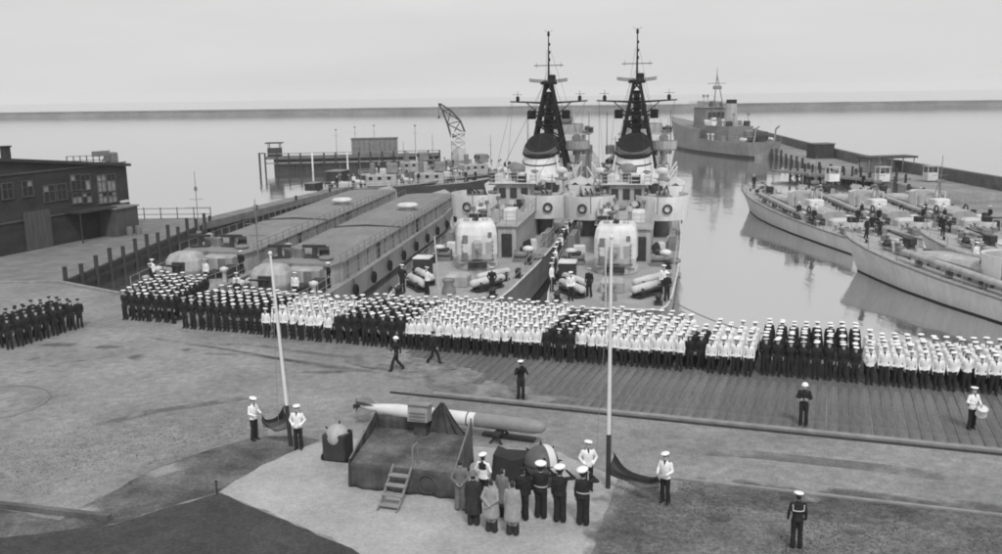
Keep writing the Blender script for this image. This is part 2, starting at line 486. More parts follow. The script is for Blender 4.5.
# tyre tracks and drag marks on the dirt
def track(pts, w, label, name='tyre_track', m_=None):
    for p, q in zip(pts[:-1], pts[1:]):
        pass
    P = [at(*x) for x in pts]
    L, Rr = [], []
    for i, p in enumerate(P):
        d = (P[min(i + 1, len(P) - 1)] - P[max(i - 1, 0)]).normalized(); nn = Vector((-d.y, d.x, 0)) * w / 2
        L.append(p + nn); Rr.append(p - nn)
    b = MB(); n = len(P)
    b.add([(p.x, p.y, 0.006) for p in L + Rr], [(i, i + 1, n + i + 1, n + i) for i in range(n - 1)])
    return tag(b.build(name, m_ or G_track), label, kind='structure')
G_track = mat('tyre_track', 0.17, 0.95, 0.25, 1.5, 0.3, 12, grain=.2, soft=.5)
track([(-20, 372), (60, 352), (150, 340), (260, 346), (380, 362), (480, 382)], .5, 'faint tyre track curving across the dirt')
track([(-20, 386), (60, 364), (150, 350), (260, 356), (380, 373), (470, 394)], .45, 'faint tyre track beside the first')
track([(40, 440), (150, 412), (260, 396), (360, 392)], .6, 'faint wheel rut on the dirt left of the stage')
track([(620, 446), (760, 455), (880, 468), (1010, 486)], .8, 'faint rut between planking and verge')
track([(100, 330), (230, 350), (330, 368), (420, 386)], .35, 'narrow drag mark crossing the dirt')

mb = MB(); c = Q(14, -6.62, 0.05); mb.box(c, (30, 0.30, 0.11), QA)
tag(mb.build('edge_beam', G_timberl), 'pale timber beam edging the planking', kind='structure')
mb = MB(); c = Q(13.5, -6.98, 0.035); mb.box(c, (33, 0.10, 0.08), QA); c = Q(13.5, -6.87, 0.012); mb.box(c, (33, 0.12, 0.02), QA, 0)
tag(mb.build('rail_track', G_dark), 'dark rail running along the planking', kind='structure')
mb = MB(); c = (at(664, 478) + at(1010, 517)) / 2; L_ = (at(664, 478) - at(1010, 517)).length
mb.box((c.x, c.y, 0.035), (L_, 0.14, 0.08), math.atan2((at(1010, 517) - at(664, 478)).y, (at(1010, 517) - at(664, 478)).x))
tag(mb.build('verge_kerb', G_timberl), 'thin pale kerb along the grass verge', kind='structure')
mb = MB(); mb.box(tuple(Q(24, 6.23, 0.09)), (76, 0.30, 0.18), QA)
tag(mb.build('quay_coping', G_timber), 'timber coping along the quay edge', kind='structure')
# light kerb at the root of the pier
a, b = Vector((-60, 68.45)), Vector((-33.0, 68.35))
mb = MB(); mb.box(((a + b) / 2).to_3d() + Vector((0, 0, .07)), ((b - a).length, 0.3, 0.14), math.atan2((b - a).y, (b - a).x))
a, b = Vector((-33.0, 68.25)), Q(-31, 7.3).xy
mb.box(((a + b) / 2).to_3d() + Vector((0, 0, .07)), ((b - a).length, 0.3, 0.14), math.atan2((b - a).y, (b - a).x))
tag(mb.build('pier_kerb', G_timberl), 'pale kerb where the pier joins the quay', kind='structure')

# rough tufts and grass: nobody could count it
def tufts(name, n, sampler, h, m, label):
    vs, fs = [], []
    for i in range(n):
        x, y = sampler()
        for k in range(3):
            a = random.uniform(0, 6.28); w = random.uniform(.015, .04); hh = h * random.uniform(.4, 1.2)
            dx, dy = math.cos(a) * w, math.sin(a) * w
            lx, ly = random.gauss(0, hh * .4), random.gauss(0, hh * .4)
            o = len(vs)
            vs += [(x - dx, y - dy, 0.0), (x + dx, y + dy, 0.0), (x + lx, y + ly, hh)]
            fs.append((o, o + 1, o + 2))
    mb = MB(); mb.add(vs, fs)
    return tag(mb.build(name, m), label, 'grass', kind='stuff')
G_grass = mat('rough_grass', 0.14, 0.9, 0.4, 0.5)
G_weed = mat('dry_weed', 0.17, 0.9, 0.4, 1.0)
def s_verge():
    while True:
        u, v = random.uniform(600, 1030), random.uniform(480, 575)
        if v > 480 + max(0, (u - 670)) * 0.115 and u > 612 - (v - 497) * 0.3 and random.random() < 0.35 + 0.65 * (math.sin(u * .031 + v * .06) > -0.2):
            p = at(u + random.uniform(-2, 2), v); return p.x, p.y
tufts('grass', 3500, s_verge, 0.04, G_grass, 'rough dark grass on the bottom right verge')
def s_weed():
    while True:
        u, v = random.uniform(-10, 300), random.uniform(400, 500)
        if v < 500 - max(0, u - 60) * 0.33 and random.random() < max(0.06, 1 - abs((v - (470 - u * .17)) / 38)):
            p = at(u, v); return p.x, p.y
tufts('weeds', 1500, s_weed, 0.03, G_weed, 'sparse dark weeds on the dirt at the left')

# lying beam and stake
mb = MB(); a, b = at(-20, 505), at(110, 520); c = (a + b) / 2
mb.box((c.x, c.y, .1), ((b - a).length, 0.22, 0.17), math.atan2((b - a).y, (b - a).x))
tag(mb.build('timber_beam', G_stone), 'long dark timber beam lying across the earth path', 'beam')
p = at(217, 494)
mb = MB(); mb.tube((0, 0, -.1), (0, 0, .5), .035, .03, 6); mb.box((0, 0, .47), (.11, .05, .05))
tag(mb.build('stake', G_dark, loc=p), 'short dark stake at the corner of the asphalt path', 'stake')

# ------------------------------------------------------------------ people
def seg_dist(P, a, b, ra, rb):
    a, b = np.array(a, float), np.array(b, float)
    d = b - a
    t = np.clip(((P - a) @ d) / max(d @ d, 1e-9), 0, 1)
    return np.linalg.norm(P - (a + t[:, None] * d), axis=1) - (ra + (rb - ra) * t)

def body(outfit='white', pose=None, voxel=0.03, hero=False, coat=None, hem=0.9, slim=1.0):
    """one continuous figure, front towards -Y, feet at z = 0; returns mesh data and head placement"""
    J = {}
    for s, n in ((1, 'L'), (-1, 'R')):
        J['hip' + n] = (s * .088, 0, .92); J['knee' + n] = (s * .098, -.015, .50); J['ankle' + n] = (s * .106, .025, .10)
        J['toe' + n] = (s * .125, -.155, .035)
        J['sh' + n] = (s * .182, .005, 1.425); J['elbow' + n] = (s * .235, .03, 1.155); J['wrist' + n] = (s * .245, -.02, .905)
    yaw, nod, lean = 0.0, 0.0, 0.0
    if pose:
        for k, v in pose.items():
            if k == 'yaw': yaw = v
            elif k == 'nod': nod = v
            elif k == 'lean': lean = v
            else: J[k] = v
    HM = Matrix.Translation((0, 0, 1.53)) @ Matrix.Rotation(yaw, 4, 'Z') @ Matrix.Rotation(nod, 4, 'X') @ Matrix.Translation((0, 0, -1.53))
    mb = MB(); segs = []
    el = lambda z, rx, ry, y=0.0, n=16: [(rx * slim * math.cos(2 * math.pi * k / n), y + ry * slim * math.sin(2 * math.pi * k / n), z) for k in range(n)]
    mb.loft([el(.84, .15, .10), el(.92, .172, .118, .01), el(1.06, .153, .105), el(1.22, .172, .12, -.01), el(1.34, .19, .122, -.01), el(1.41, .185, .105), el(1.455, .12, .08), el(1.49, .062, .06, .005), el(1.56, .058, .06, -.005)])
    segs.append(((0, 0, .9), (0, 0, 1.40), .14, .15, 'top'))
    segs.append(((-.1, 0, 1.4), (.1, 0, 1.4), .09, .09, 'top'))
    segs.append(((0, 0, 1.49), (0, 0, 1.56), .05, .05, 'skin'))
    hr = []
    for z, rx, ry, y in ((1.512, .03, .035, -.045), (1.53, .052, .06, -.035), (1.575, .066, .085, -.015), (1.63, .076, .097, 0), (1.69, .077, .098, .006), (1.735, .06, .075, .01), (1.757, .02, .025, .01)):
        hr.append([HM @ Vector(p) for p in el(z, rx / slim, ry / slim, y)])
    mb.loft(hr)
    hc = HM @ Vector((0, 0, 1.64))
    segs.append((tuple(HM @ Vector((0, -.01, 1.58))), tuple(HM @ Vector((0, 0, 1.68))), .085, .085, 'head'))
    if hero:
        mb.tube(HM @ Vector((0, -.088, 1.655)), HM @ Vector((0, -.118, 1.608)), .012, .019, 8)
        for s in (1, -1): mb.ball(HM @ Vector((s * .08, .008, 1.63)), (.014, .024, .034), 8)
    for n in 'LR':
        h, k, a, t = (J[x + n] for x in ('hip', 'knee', 'ankle', 'toe'))
        for p, q, r0, r1 in ((h, k, .098, .076), (k, a, .076, .080)):
            mb.tube(p, q, r0 * slim, r1 * slim, 12); mb.ball(p, r0 * slim, 12); mb.ball(q, r1 * slim, 12)
            segs.append((p, q, r0, r1, 'leg'))
        av = Vector(a); tv = Vector(t)
        heel = av + Vector((0, .03, -.055))
        mb.loft([[tuple(heel.lerp(tv, f) + Vector((w * math.cos(b), 0, hh * math.sin(b)))) for b in [j * math.pi / 5 for j in range(10)]] for f, w, hh in ((-.12, .025, .03), (0, .045, .042), (.45, .052, .045), (.85, .052, .036), (1.08, .025, .02))])
        segs.append((tuple(heel), t, .045, .045, 'shoe'))
        s_, e_, w_ = (J[x + n] for x in ('sh', 'elbow', 'wrist'))
        for p, q, r0, r1 in ((s_, e_, .062, .05), (e_, w_, .05, .036)):
            mb.tube(p, q, r0, r1, 12); mb.ball(p, r0, 12); mb.ball(q, r1, 12)
            segs.append((p, q, r0, r1, 'sleeve'))
    if coat:
        ht = coat
        mb.loft([el(1.34, .19, .125, -.005), el(1.2, .185, .135, 0), el(1.05, .178, .13, .005), el(.9, .2, .15, .005), el((.9 + ht) / 2, .215, .17, .01), el(ht, .225, .18, .01)])
        segs.append(((0, 0, ht), (0, 0, 1.1), .19, .14, 'coat'))
    o = mb.build('tmp_body', G_skin)
    rm = o.modifiers.new('remesh', 'REMESH'); rm.mode = 'VOXEL'; rm.voxel_size = voxel
    sm = o.modifiers.new('smooth', 'SMOOTH'); sm.iterations = 2; sm.factor = 0.5
    dg = bpy.context.evaluated_depsgraph_get()
    dg.update()
    ev = o.evaluated_get(dg)
    me = bpy.data.meshes.new_from_object(ev)
    old = o.data
    bpy.data.objects.remove(o); bpy.data.meshes.remove(old)
    nv, nf = len(me.vertices), len(me.polygons)
    V = np.empty(nv * 3); me.vertices.foreach_get('co', V); V = V.reshape(-1, 3)
    C = np.empty(nf * 3); me.polygons.foreach_get('center', C); C = C.reshape(-1, 3)
    D = np.stack([seg_dist(C, a, b, r0, r1) for a, b, r0, r1, _ in segs])
    lab = [segs[i][4] for i in D.argmin(0)]
    faces = [tuple(p.vertices) for p in me.polygons]
    bpy.data.meshes.remove(me)
    OUT = {'white': (G_whitec, G_navy, G_navy, G_navy), 'dark': (G_navy, G_navy, G_navy, G_navy), 'grey': (G_coatm, G_coatm, G_coatm, G_coatm),
           'coatl': (G_coatl, G_coatd, G_coatl, G_coatl), 'coatm': (G_coatm, G_navy, G_coatm, G_coatm), 'coatd': (G_coatd, G_coatd, G_coatd, G_coatd)}[outfit]
    mats = [G_skin, G_hair, OUT[0], OUT[1], G_shoe, OUT[2] if not outfit == 'white' else G_navy]
    mi = []
    HMi = HM.inverted()
    for i, l in enumerate(lab):
        x, y, z = C[i]
        if l == 'head':
            q = HMi @ Vector((x, y, z))
            mi.append(1 if (q.y > 0.02 and q.z > 1.56) or q.z > 1.70 else 0)
        elif l == 'skin': mi.append(0)
        elif l == 'shoe': mi.append(4)
        elif l == 'sleeve': mi.append(2)
        elif l == 'coat': mi.append(2)
        else:
            if coat and z > coat: mi.append(2)
            elif z > hem:
                if outfit == 'white' and ((y < -.02 and z > 1.24 and abs(x) < .006 + (z - 1.34) * .24 and z > 1.34) or (y > 0.05 and z > 1.24 and abs(x) < .15)): mi.append(5)
                else: mi.append(2)
            else: mi.append(3)
    out = MB(); out.add(V, faces, 0, True); out.m = mi
    # hands: palm, four unequal fingers, thumb
    for n, s in (('L', 1), ('R', -1)):
        e_, w_ = Vector(J['elbow' + n]), Vector(J['wrist' + n])
        d = (w_ - e_).normalized()
        side = d.cross(Vector((s, 0, 0)))
        if side.length < .3: side = d.cross(Vector((0, 0, 1)))
        side.normalize(); nrm = side.cross(d).normalized()
        if nrm.dot(Vector((-s, 0, 0))) < 0: nrm = -nrm
        if side.dot(Vector((0, -1, 0))) < 0: side = -side
        rg = lambda f, w, th: [w_ + d * f + side * (w * math.cos(b)) + nrm * (th * math.sin(b)) for b in [j * math.pi / 4 for j in range(8)]]
        out.loft([rg(-.02, .03, .026), rg(.02, .034, .02), rg(.06, .043, .018), rg(.095, .042, .014), rg(.105, .03, .006)], 0, True)
        for k in range(4):
            b0 = w_ + d * .09 + side * ((1.5 - k) * .02)
            ln = (.068, .078, .072, .055)[k]
            b1 = b0 + d * ln * .55 + nrm * .012; b2 = b1 + d * ln * .4 + nrm * .028
            out.tube(b0, b1, .0105, .0095, 5, 0); out.tube(b1, b2, .0095, .007, 5, 0)
        t0 = w_ + d * .03 + side * .028; t1 = t0 + d * .03 + side * .032 + nrm * .01; t2 = t1 + d * .032 + side * .006 + nrm * .012
        out.tube(t0, t1, .013, .011, 5, 0); out.tube(t1, t2, .011, .008, 5, 0)
    if hero:
        for s in (1, -1):
            out.ball(HM @ Vector((s * .03, -.088, 1.65)), (.011, .007, .007), 6, 1)
        out.box(HM @ Vector((0, -.094, 1.572)), (.045, .012, .008), 0, 1)
    ob = out.build('tmp', mats)
    me = ob.data; bpy.data.objects.remove(ob)
    me.name = 'person_body'
    return {'mesh': me, 'HM': HM}

def cap_mesh(kind):
    mb = MB()
    if kind == 'sailor':
        mb.lathe([(.088, .0), (.091, .035)], n=18, mi=1, sy=1.12)
        mb.lathe([(.092, .034), (.138, .062), (.146, .078), (.136, .092), (.06, .092), (.01, .090)], n=18, mi=0, sy=1.06)
        for s in (-1, 1): mb.add([(.012 * s, .10, .02), (.035 * s, .10, .02), (.04 * s, .13, -.14), (.02 * s, .13, -.14)], [(0, 1, 2, 3)], 1)
        ms = [G_cap, G_navy]
    elif kind == 'officer':
        mb.lathe([(.09, .0), (.093, .045)], n=18, mi=1, sy=1.12)
        mb.lathe([(.092, .044), (.132, .075), (.138, .09), (.12, .105), (.05, .112), (.005, .112)], n=18, mi=0, sy=1.06)
        rr = [[(.09 * math.cos(a), -.098 - (.0 + .055 * f) * max(0, math.sin(-a)) + .1 * (1 - math.sin(-a)) * 1.0, .012 - .03 * f) for a in [-math.pi * (0.12 + .76 * k / 8) for k in range(9)]] for f in (0, 1)]
        mb.loft(rr, 2, True, False, False)
        ms = [G_cap, G_navy, G_black]
    elif kind == 'helmet':
        mb.lathe([(.135, .0), (.14, .012), (.12, .05), (.10, .095), (.055, .125), (.005, .132)], n=18, mi=0, sy=1.1)
        ms = [G_cap]
    elif kind == 'dark':
        mb.lathe([(.088, .0), (.091, .04), (.12, .06), (.118, .075), (.05, .08), (.005, .08)], n=16, mi=0, sy=1.1)
        ms = [G_navy]
    elif kind == 'hat':
        mb.lathe([(.155, .015), (.16, .02), (.10, .028), (.098, .085), (.085, .115), (.03, .105), (.005, .10)], n=18, mi=0, sy=1.1)
        ms = [G_coatm]
    o = mb.build('tmp', ms); me = o.data; bpy.data.objects.remove(o); me.name = kind + '_cap'
    return me
CAPS = {k: cap_mesh(k) for k in ('sailor', 'officer', 'helmet', 'dark', 'hat')}
CAPZ = {'sailor': 1.69, 'officer': 1.685, 'helmet': 1.665, 'dark': 1.69, 'hat': 1.69}

def person(b, cap, loc, face, label, group=None, k=1.0, lean=0.0):
    """face: world direction angle (0 = towards the camera, -Y); returns the person"""
    o = bpy.data.objects.new('person', b['mesh'])
    COL.objects.link(o)
    o.location = loc; o.rotation_euler = (lean, 0, face); o.scale = (k, k, k)
    tag(o, label, 'person', group)
    if cap:
        c = bpy.data.objects.new('hat' if cap == 'hat' else 'cap', CAPS[cap])
        COL.objects.link(c); c.parent = o
        c.matrix_local = b['HM'] @ Matrix.Translation((0, 0.004, CAPZ[cap])) @ Matrix.Rotation(R(random.uniform(-9, 9)), 4, 'Y') @ Matrix.Rotation(R(random.uniform(-10, 6)), 4, 'X')
    return o

def part_mesh(name, o, mb, m):
    return mb.build(name, m, o)

# prototypes of the men in the ranks
POSES = [dict(), dict(yaw=R(12)), dict(yaw=R(-14), nod=R(4)),
         dict(yaw=R(25), hipL=(.1, 0, .92), ankleL=(.15, .0, .1), toeL=(.2, -.17, .035)), dict(nod=R(9), yaw=R(-22), ankleR=(-.14, .06, .1), toeR=(-.19, -.11, .035)),
         dict(elbowL=(.25, .06, 1.16), wristL=(.20, -.06, .92), elbowR=(-.25, .05, 1.16), wristR=(-.22, -.05, .90)),
         dict(nod=R(-6), yaw=R(6), wristL=(.16, .12, .93), wristR=(-.16, .12, .93), elbowL=(.27, .1, 1.17), elbowR=(-.27, .1, 1.17))]
WB = [body('white', p, 0.03) for p in POSES]
DB = [body('dark', p, 0.03) for p in POSES]
WC = [body('white', p, 0.045) for p in POSES[:4]]
DC = [body('dark', p, 0.045) for p in POSES[:4]]
CROWD = []
ORD = ['front', 'second', 'third', 'fourth', 'fifth', 'sixth', 'seventh', 'eighth', 'ninth', 'tenth', 'eleventh', 'twelfth', 'thirteenth', 'fourteenth', 'fifteenth']
ORF = ['first'] + ORD[1:]

def block(kind, s0, nf, r0, nr, desc, group, df=0.62, dr=0.70, skew=0.0, caps='sailor', face=QA, base=None, keep=2):
    for j in range(nr):
        for i in range(nf):
            s = s0 + i * df + skew * j + random.gauss(0, .022)
            r = r0 + j * dr + random.gauss(0, .03)
            p = Q(s, r) if base is None else base(i * df + random.gauss(0, .03), j * dr + random.gauss(0, .03))
            p.z = 0.034 if (base is None and s > -3.1) else 0.0
            kk = kind
            if j >= keep:
                CROWD.append((random.choice(WC if kk == 'white' else DC), caps, p.copy(), face + R(random.gauss(0, 8)), random.uniform(.95, 1.055)))
                continue
            b = random.choice(WB if kk == 'white' else DB)
            lab = '%s, %s rank, %s from left, %s' % ('sailor in white blouse' if kk == 'white' else 'sailor in dark uniform', ORD[j], ORF[i], desc)
            person(b, caps, p, face + R(random.gauss(0, 7)), lab, group, random.uniform(.95, 1.055))

block('dark', -25.2, 7, 1.3, 8, 'dark block beside the left pier', 'dark ranks beside the left pier', df=.6, dr=.84, skew=-.28)
block('dark', -20.1, 10, 0.5, 6, 'dark block left of left flagpole', 'dark ranks left of the left flagpole', df=.575, dr=.74)
block('white', -14.2, 8, 0.1, 6, 'white block behind the left flagpole', 'white ranks behind the left flagpole', df=.56, dr=.82)
block('dark', -9.6, 8, 0.1, 7, 'dark block before the flat-roofed boats', 'dark ranks before the flat-roofed boats', df=.55, dr=.78)
block('white', -5.25, 14, 0.0, 8, 'widest white block, left-hand frigate stern', 'widest white ranks', df=.545, dr=.80, keep=2)
block('dark', 2.45, 3, 0.0, 7, 'narrow dark block between the frigates', 'narrow dark ranks between the frigates', df=.6, dr=.80)
block('white', 4.15, 10, 0.2, 7, 'white block behind the right flagpole', 'white ranks behind the right flagpole', df=.545, dr=.80)
block('dark', 9.55, 2, 0.6, 4, "smallest dark block, right frigate's corner", 'smallest dark ranks', df=.55, dr=.6)
block('white', 10.6, 4, 0.2, 6, 'small white block before open water', 'small white ranks before open water', df=.58, dr=.72)
block('dark', 13.05, 8, 0.6, 7, 'large dark block on the right', 'dark ranks on the right', df=.58, dr=.70)
block('white', 17.75, 14, 0.5, 5, 'white block at the right edge', 'white ranks at the right edge', df=.57, dr=.74)
F0 = at(80, 328); F1 = at(6, 351)
FD = (F1 - F0).normalized(); FB = Vector((FD.y, -FD.x, 0))
FS = F0 + FD * 8 * .62
block('dark', 0, 9, 0, 4, 'dark block at the left edge', 'dark ranks at the left edge', df=.62, dr=.75, caps='dark', face=QA + R(45), base=lambda a, b_: FS - FD * a + FB * b_)

# the rear ranks, of which only rows of caps show: one crowd
def build_crowd():
    mats, vs, fs, ms = [], [], [], []
    def mid(m_):
        if m_ not in mats: mats.append(m_)
        return mats.index(m_)
    cache = {}
    def arr(me):
        if me.name not in cache:
            cache[me.name] = (np.array([v.co[:] for v in me.vertices]), [tuple(p.vertices) for p in me.polygons], [mid(me.materials[p.material_index]) for p in me.polygons])
        return cache[me.name]
    n = 0
    for b, cap, p, face, k in CROWD:
        M0 = Matrix.Translation(p) @ Matrix.Rotation(face, 4, 'Z') @ Matrix.Scale(k, 4)
        for me, M1 in ((b['mesh'], M0), (CAPS[cap], M0 @ b['HM'] @ Matrix.Translation((0, .004, CAPZ[cap])) @ Matrix.Rotation(R(random.uniform(-5, 5)), 4, 'Y'))):
            V, F, I = arr(me)
            A_ = np.array(M1)
            vs.append(V @ A_[:3, :3].T + A_[:3, 3])
            fs.extend([tuple(i + n for i in f) for f in F]); ms.extend(I); n += len(V)
    me = bpy.data.meshes.new('crowd')
    me.from_pydata(np.concatenate(vs).tolist(), [], fs)
    for x in mats: me.materials.append(x)
    me.polygons.foreach_set('material_index', ms); me.polygons.foreach_set('use_smooth', [True] * len(fs)); me.update()
    o = bpy.data.objects.new('crowd', me); COL.objects.link(o)
    return tag(o, 'rear ranks of sailors behind the first rows, only caps showing', 'crowd', kind='stuff')
build_crowd()

# ------------------------------------------------------------------ vessels
def hull_mesh(mb, st, mi_side=0, mi_deck=1, mi_boot=2, boot=0.35, draft=1.2, bulwark=0.0):
    """st: (y, half beam at deck, deck height, half beam at waterline, y offset of waterline) from stern to bow"""
    def ring(y, b, h, bw, dy=0.0):
        return [(-b, y, h), (-(b * .45 + bw * .55), y + dy * .5, h * .5), (-bw, y + dy, boot), (-bw * .98, y + dy, 0), (-bw * .75, y + dy, -draft * .7), (0, y + dy, -draft),
                (bw * .75, y + dy, -draft * .7), (bw * .98, y + dy, 0), (bw, y + dy, boot), ((b * .45 + bw * .55), y + dy * .5, h * .5), (b, y, h)]
    rings = [ring(*q) for q in st]
    n = 11
    vs = [p for r in rings for p in r]
    for i in range(len(rings) - 1):
        for j in range(n - 1):
            mb.add([vs[i * n + j], vs[i * n + j + 1], vs[(i + 1) * n + j + 1], vs[(i + 1) * n + j]], [(0, 1, 2, 3)], mi_boot if 2 <= j <= 7 else mi_side, False)
    mb.add(rings[0], [tuple(range(n))], mi_side)
    return rings

def deck_mesh(st, z=0.0, inset=0.0, mi=0):
    mb = MB()
    for a, b in zip(st[:-1], st[1:]):
        mb.add([(-a[1] + inset, a[0], a[2] + z), (a[1] - inset, a[0], a[2] + z), (b[1] - min(inset, b[1]), b[0], b[2] + z), (-b[1] + min(inset, b[1]), b[0], b[2] + z)], [(0, 1, 2, 3)], mi)
    return mb

def edge_rail(st, inset=0.15, side=(1, -1), h=1.0, y0=-1, y1=999, step=2.0, r=.025):
    mb = MB()
    for s in side:
        pts = [(s * max(0.05, q[1] - inset), q[0], q[2]) for q in st if y0 <= q[0] <= y1]
        mb.rail(pts, h, step, r)
    return mb

def lifebuoy(parent, c, M_, name='lifebuoy'):
    b = MB(); b.torus(c, .34, .085, 18, 8, 0, M_)
    for k in range(4):
        a = math.pi / 4 + k * math.pi / 2
    return b.build(name, G_dark, parent)

MX = Matrix.Rotation(R(90), 3, 'X')
MY = Matrix.Rotation(R(90), 3, 'Y')

def make_frigate():
    root = empty('frigate')
    st = [(0, 3.1, 2.7, 2.5, .6), (1.2, 3.5, 2.7, 3.0, .3), (4, 3.8, 2.7, 3.5, 0), (12, 4.25, 2.7, 4.0, 0), (25, 4.65, 2.75, 4.5, 0), (45, 4.85, 3.0, 4.7, 0), (65, 4.85, 3.5, 4.5, 0), (80, 4.4, 4.1, 3.7, 0), (92, 3.4, 4.7, 2.1, 0), (102, 1.7, 5.3, .7, -1), (108, .08, 5.8, .05, -4)]
    b = MB(); hull_mesh(b, st, boot=.45, draft=1.5); b.build('hull', [G_hull, G_deck, G_boot], root)
    deck_mesh(st, 0.0).build('deck', G_deck, root)
    b = MB()
    for s in (1, -1):
        for p, q in zip(st[:-1], st[1:]):
            b.tube((s * p[1], p[0], p[2] + .03), (s * q[1], q[0], q[2] + .03), .07, .07, 5)
    b.tube((-3.3, 0, 2.73), (3.3, 0, 2.73), .07, .07, 5)
    b.build('gunwale', G_shipl, root)
    edge_rail(st, .2, y0=3, y1=66, step=2.1).build('railing', G_ship, root)
    # gun turret
    def turret(y, h, aft=True):
        t = empty('gun_turret', (0, y, h)); t.parent = root; t.scale = (.9, .9, 1.12)
        b = MB(); b.lathe([(1.75, 0), (1.75, .35), (1.62, .4)], n=28); b.build('turret_base', G_ship, t)
        b = MB()
        def rg(x0, x1, y0, y1, z, c):
            return [(x0 + c, y0, z), (x1 - c, y0, z), (x1, y0 + c, z), (x1, y1 - c, z), (x1 - c, y1, z), (x0 + c, y1, z), (x0, y1 - c, z), (x0, y0 + c, z)]
        b.loft([rg(-1.5, 1.5, -1.5, 2.0, .38, .3), rg(-1.62, 1.62, -1.75, 2.1, 1.0, .34), rg(-1.6, 1.6, -1.66, 2.1, 2.2, .34), rg(-1.5, 1.5, -1.45, 2.0, 2.75, .34), rg(-1.3, 1.3, -1.15, 1.8, 2.95, .3)], 0, False)
        bevel(b.build('turret_shell', G_shipl, t), .10, 3)
        b = MB(); b.rbox((0, -1.85, 1.35), (.8, .75, 1.15), .15); b.tube((0, -2.1, 1.4), (0, -2.75, 1.42), .24, .17, 12)
        m_ = b.build('gun_mantlet', G_ship, t)
        b = MB(); b.tube((0, -2.7, 1.42), (0, -6.1, 1.62), .13, .085, 12); b.tube((0, -6.05, 1.618), (0, -6.35, 1.63), .115, .115, 12); b.build('gun_barrel', G_mid, t)
        for sx in (-1, 1):
            b = MB(); b.lathe([(.24, 0), (.25, .12), (.16, .22), (.01, .24)], (sx * .75, .2, 2.92), 14); b.build('sight_hood', G_ship, t)
        b = MB(); b.box((-.1, .1, 3.02), (.09, .6, .08), R(30)); b.box((.05, .0, 3.1), (.34, .08, .22), R(-15)); b.tube((-.3, .5, 2.9), (-.1, .1, 3.25), .05, .04, 6); b.tube((.2, .35, 2.9), (0, .05, 3.2), .05, .04, 6); b.build('roof_sight', G_dark, t)
        b = MB(); b.box((.9, -1.72, 1.4), (.45, .1, .75)); b.build('access_panel', G_ship, t)
        for x, z, w, h in ((-.95, 2.0, .42, .5), (1.0, 2.25, .3, .3), (-1.0, .95, .5, .4)):
            b = MB(); b.rbox((x, -1.72, z), (w, .1, h), .03); b.build('hatch_plate', G_mid, t)
        for sx in (-1, 1):
            b = MB(); b.box((sx * 1.62, .6, 1.5), (.07, .8, 1.3)); b.build('side_hatch', G_ship, t)
            b = MB(); b.path([(sx * 1.2, -1.8, .6), (sx * 1.2, -1.84, 2.0)], .025, 5)
            for q in range(5): b.tube((sx * 1.2 - .14, -1.82, .7 + q * .28), (sx * 1.2 + .14, -1.82, .7 + q * .28), .02, .02, 4)
            b.build('rung_ladder', G_mid, t)
        b = MB(); b.box((0, -1.70, .62), (2.7, .08, .07)); b.build('seam_strip', G_mid, t)
        b = MB(); b.box((0, -1.45, .3), (1.5, .9, .28)); b.build('shell_chute', G_dark, t)
        return t
    t1 = turret(11.8, 2.72)
    # aft deckhouse with tubs
    b = MB()
    b.prism([(-1.7, 17.5), (-.8, 17.0), (.9, 17.0), (.9, 15.6), (2.3, 15.6), (2.4, 26), (2.4, 34), (-2.2, 34), (-2.0, 26)], 2.7, 5.1)
    dh = b.build('deckhouse', G_ship, root); bevel(dh, .04)
    for x, w, hh, dk in ((1.6, .8, 1.75, 1), (-1.2, .6, 1.7, 0), (.1, .6, 1.0, 1)):
        b = MB(); b.rbox((x, 15.56 if x > 1 else (16.98 if x > -1 else 17.2), 2.8 + hh / 2), (w, .14, hh), .05); b.build('door', G_dark if dk else G_shipl, dh)
    b = MB(); b.prism([(-1.9, 17.2), (.7, 17.2), (.7, 15.4), (2.5, 15.4), (2.6, 34.2), (-2.4, 34.2)], 5.1, 5.18); b.build('deckhouse_roof', G_decklt, dh)
    b = MB(); b.rail([(-1.8, 17.3, 5.18), (.8, 17.3, 5.18), (.8, 15.5, 5.18), (2.4, 15.5, 5.18)], 1.0, .9, .03, 3); b.rail([(-1.8, 17.3, 5.18), (-2.1, 27, 5.18)], 1.0, 1.8, .03); b.rail([(2.4, 15.5, 5.18), (2.5, 27, 5.18)], 1.0, 1.8, .03); b.build('railing', G_ship, dh)
    for sx in (-1, 1):      # ready-use lockers and vents on the roof and deck beside the turret
        b = MB(); b.rbox((sx * 1.3, 19.5, 5.6), (1.0, 1.6, .85), .08); b.build('locker', G_shipl, dh)
        b = MB(); b.lathe([(.22, 0), (.22, .7), (.42, .75), (.42, .98), (.2, 1.08), (.01, 1.1)], (sx * 3.4, 14.5, 2.72), 14); b.build('vent', G_shipl, root)
        # winch and locker on the quarterdeck
        b = MB(); b.rbox((sx * 3.1, 14.9 + .6 * sx, 3.15), (.9, .8, .9), .06); b.build('locker', G_dark, root)
        b = MB(); b.box((sx * 2.9, 15.0 - .9, 2.85), (1.1, .9, .25)); b.tube((sx * 2.9 - .45, 14.1, 3.2), (sx * 2.9 + .45, 14.1, 3.2), .25, .25, 10); b.tube((sx * 2.9 - .5, 14.1, 3.2), (sx * 2.9 - .45, 14.1, 3.2), .38, .38, 12); b.tube((sx * 2.9 + .45, 14.1, 3.2), (sx * 2.9 + .5, 14.1, 3.2), .38, .38, 12); b.build('winch', G_mid, root)
        # gun tub wing with flared shield
        w = empty('gun_tub', (sx * 3.05, 28.0, 0)); w.parent = root
        b = MB(); b.lathe([(.7, 2.72), (.7, 4.2), (1.9, 5.1)], n=24); b.build('tub_trunk', G_mid, w)
        b = MB(); b.lathe([(2.15, 5.1), (2.2, 5.2)], n=28); b.build('tub_floor', G_deck, w)
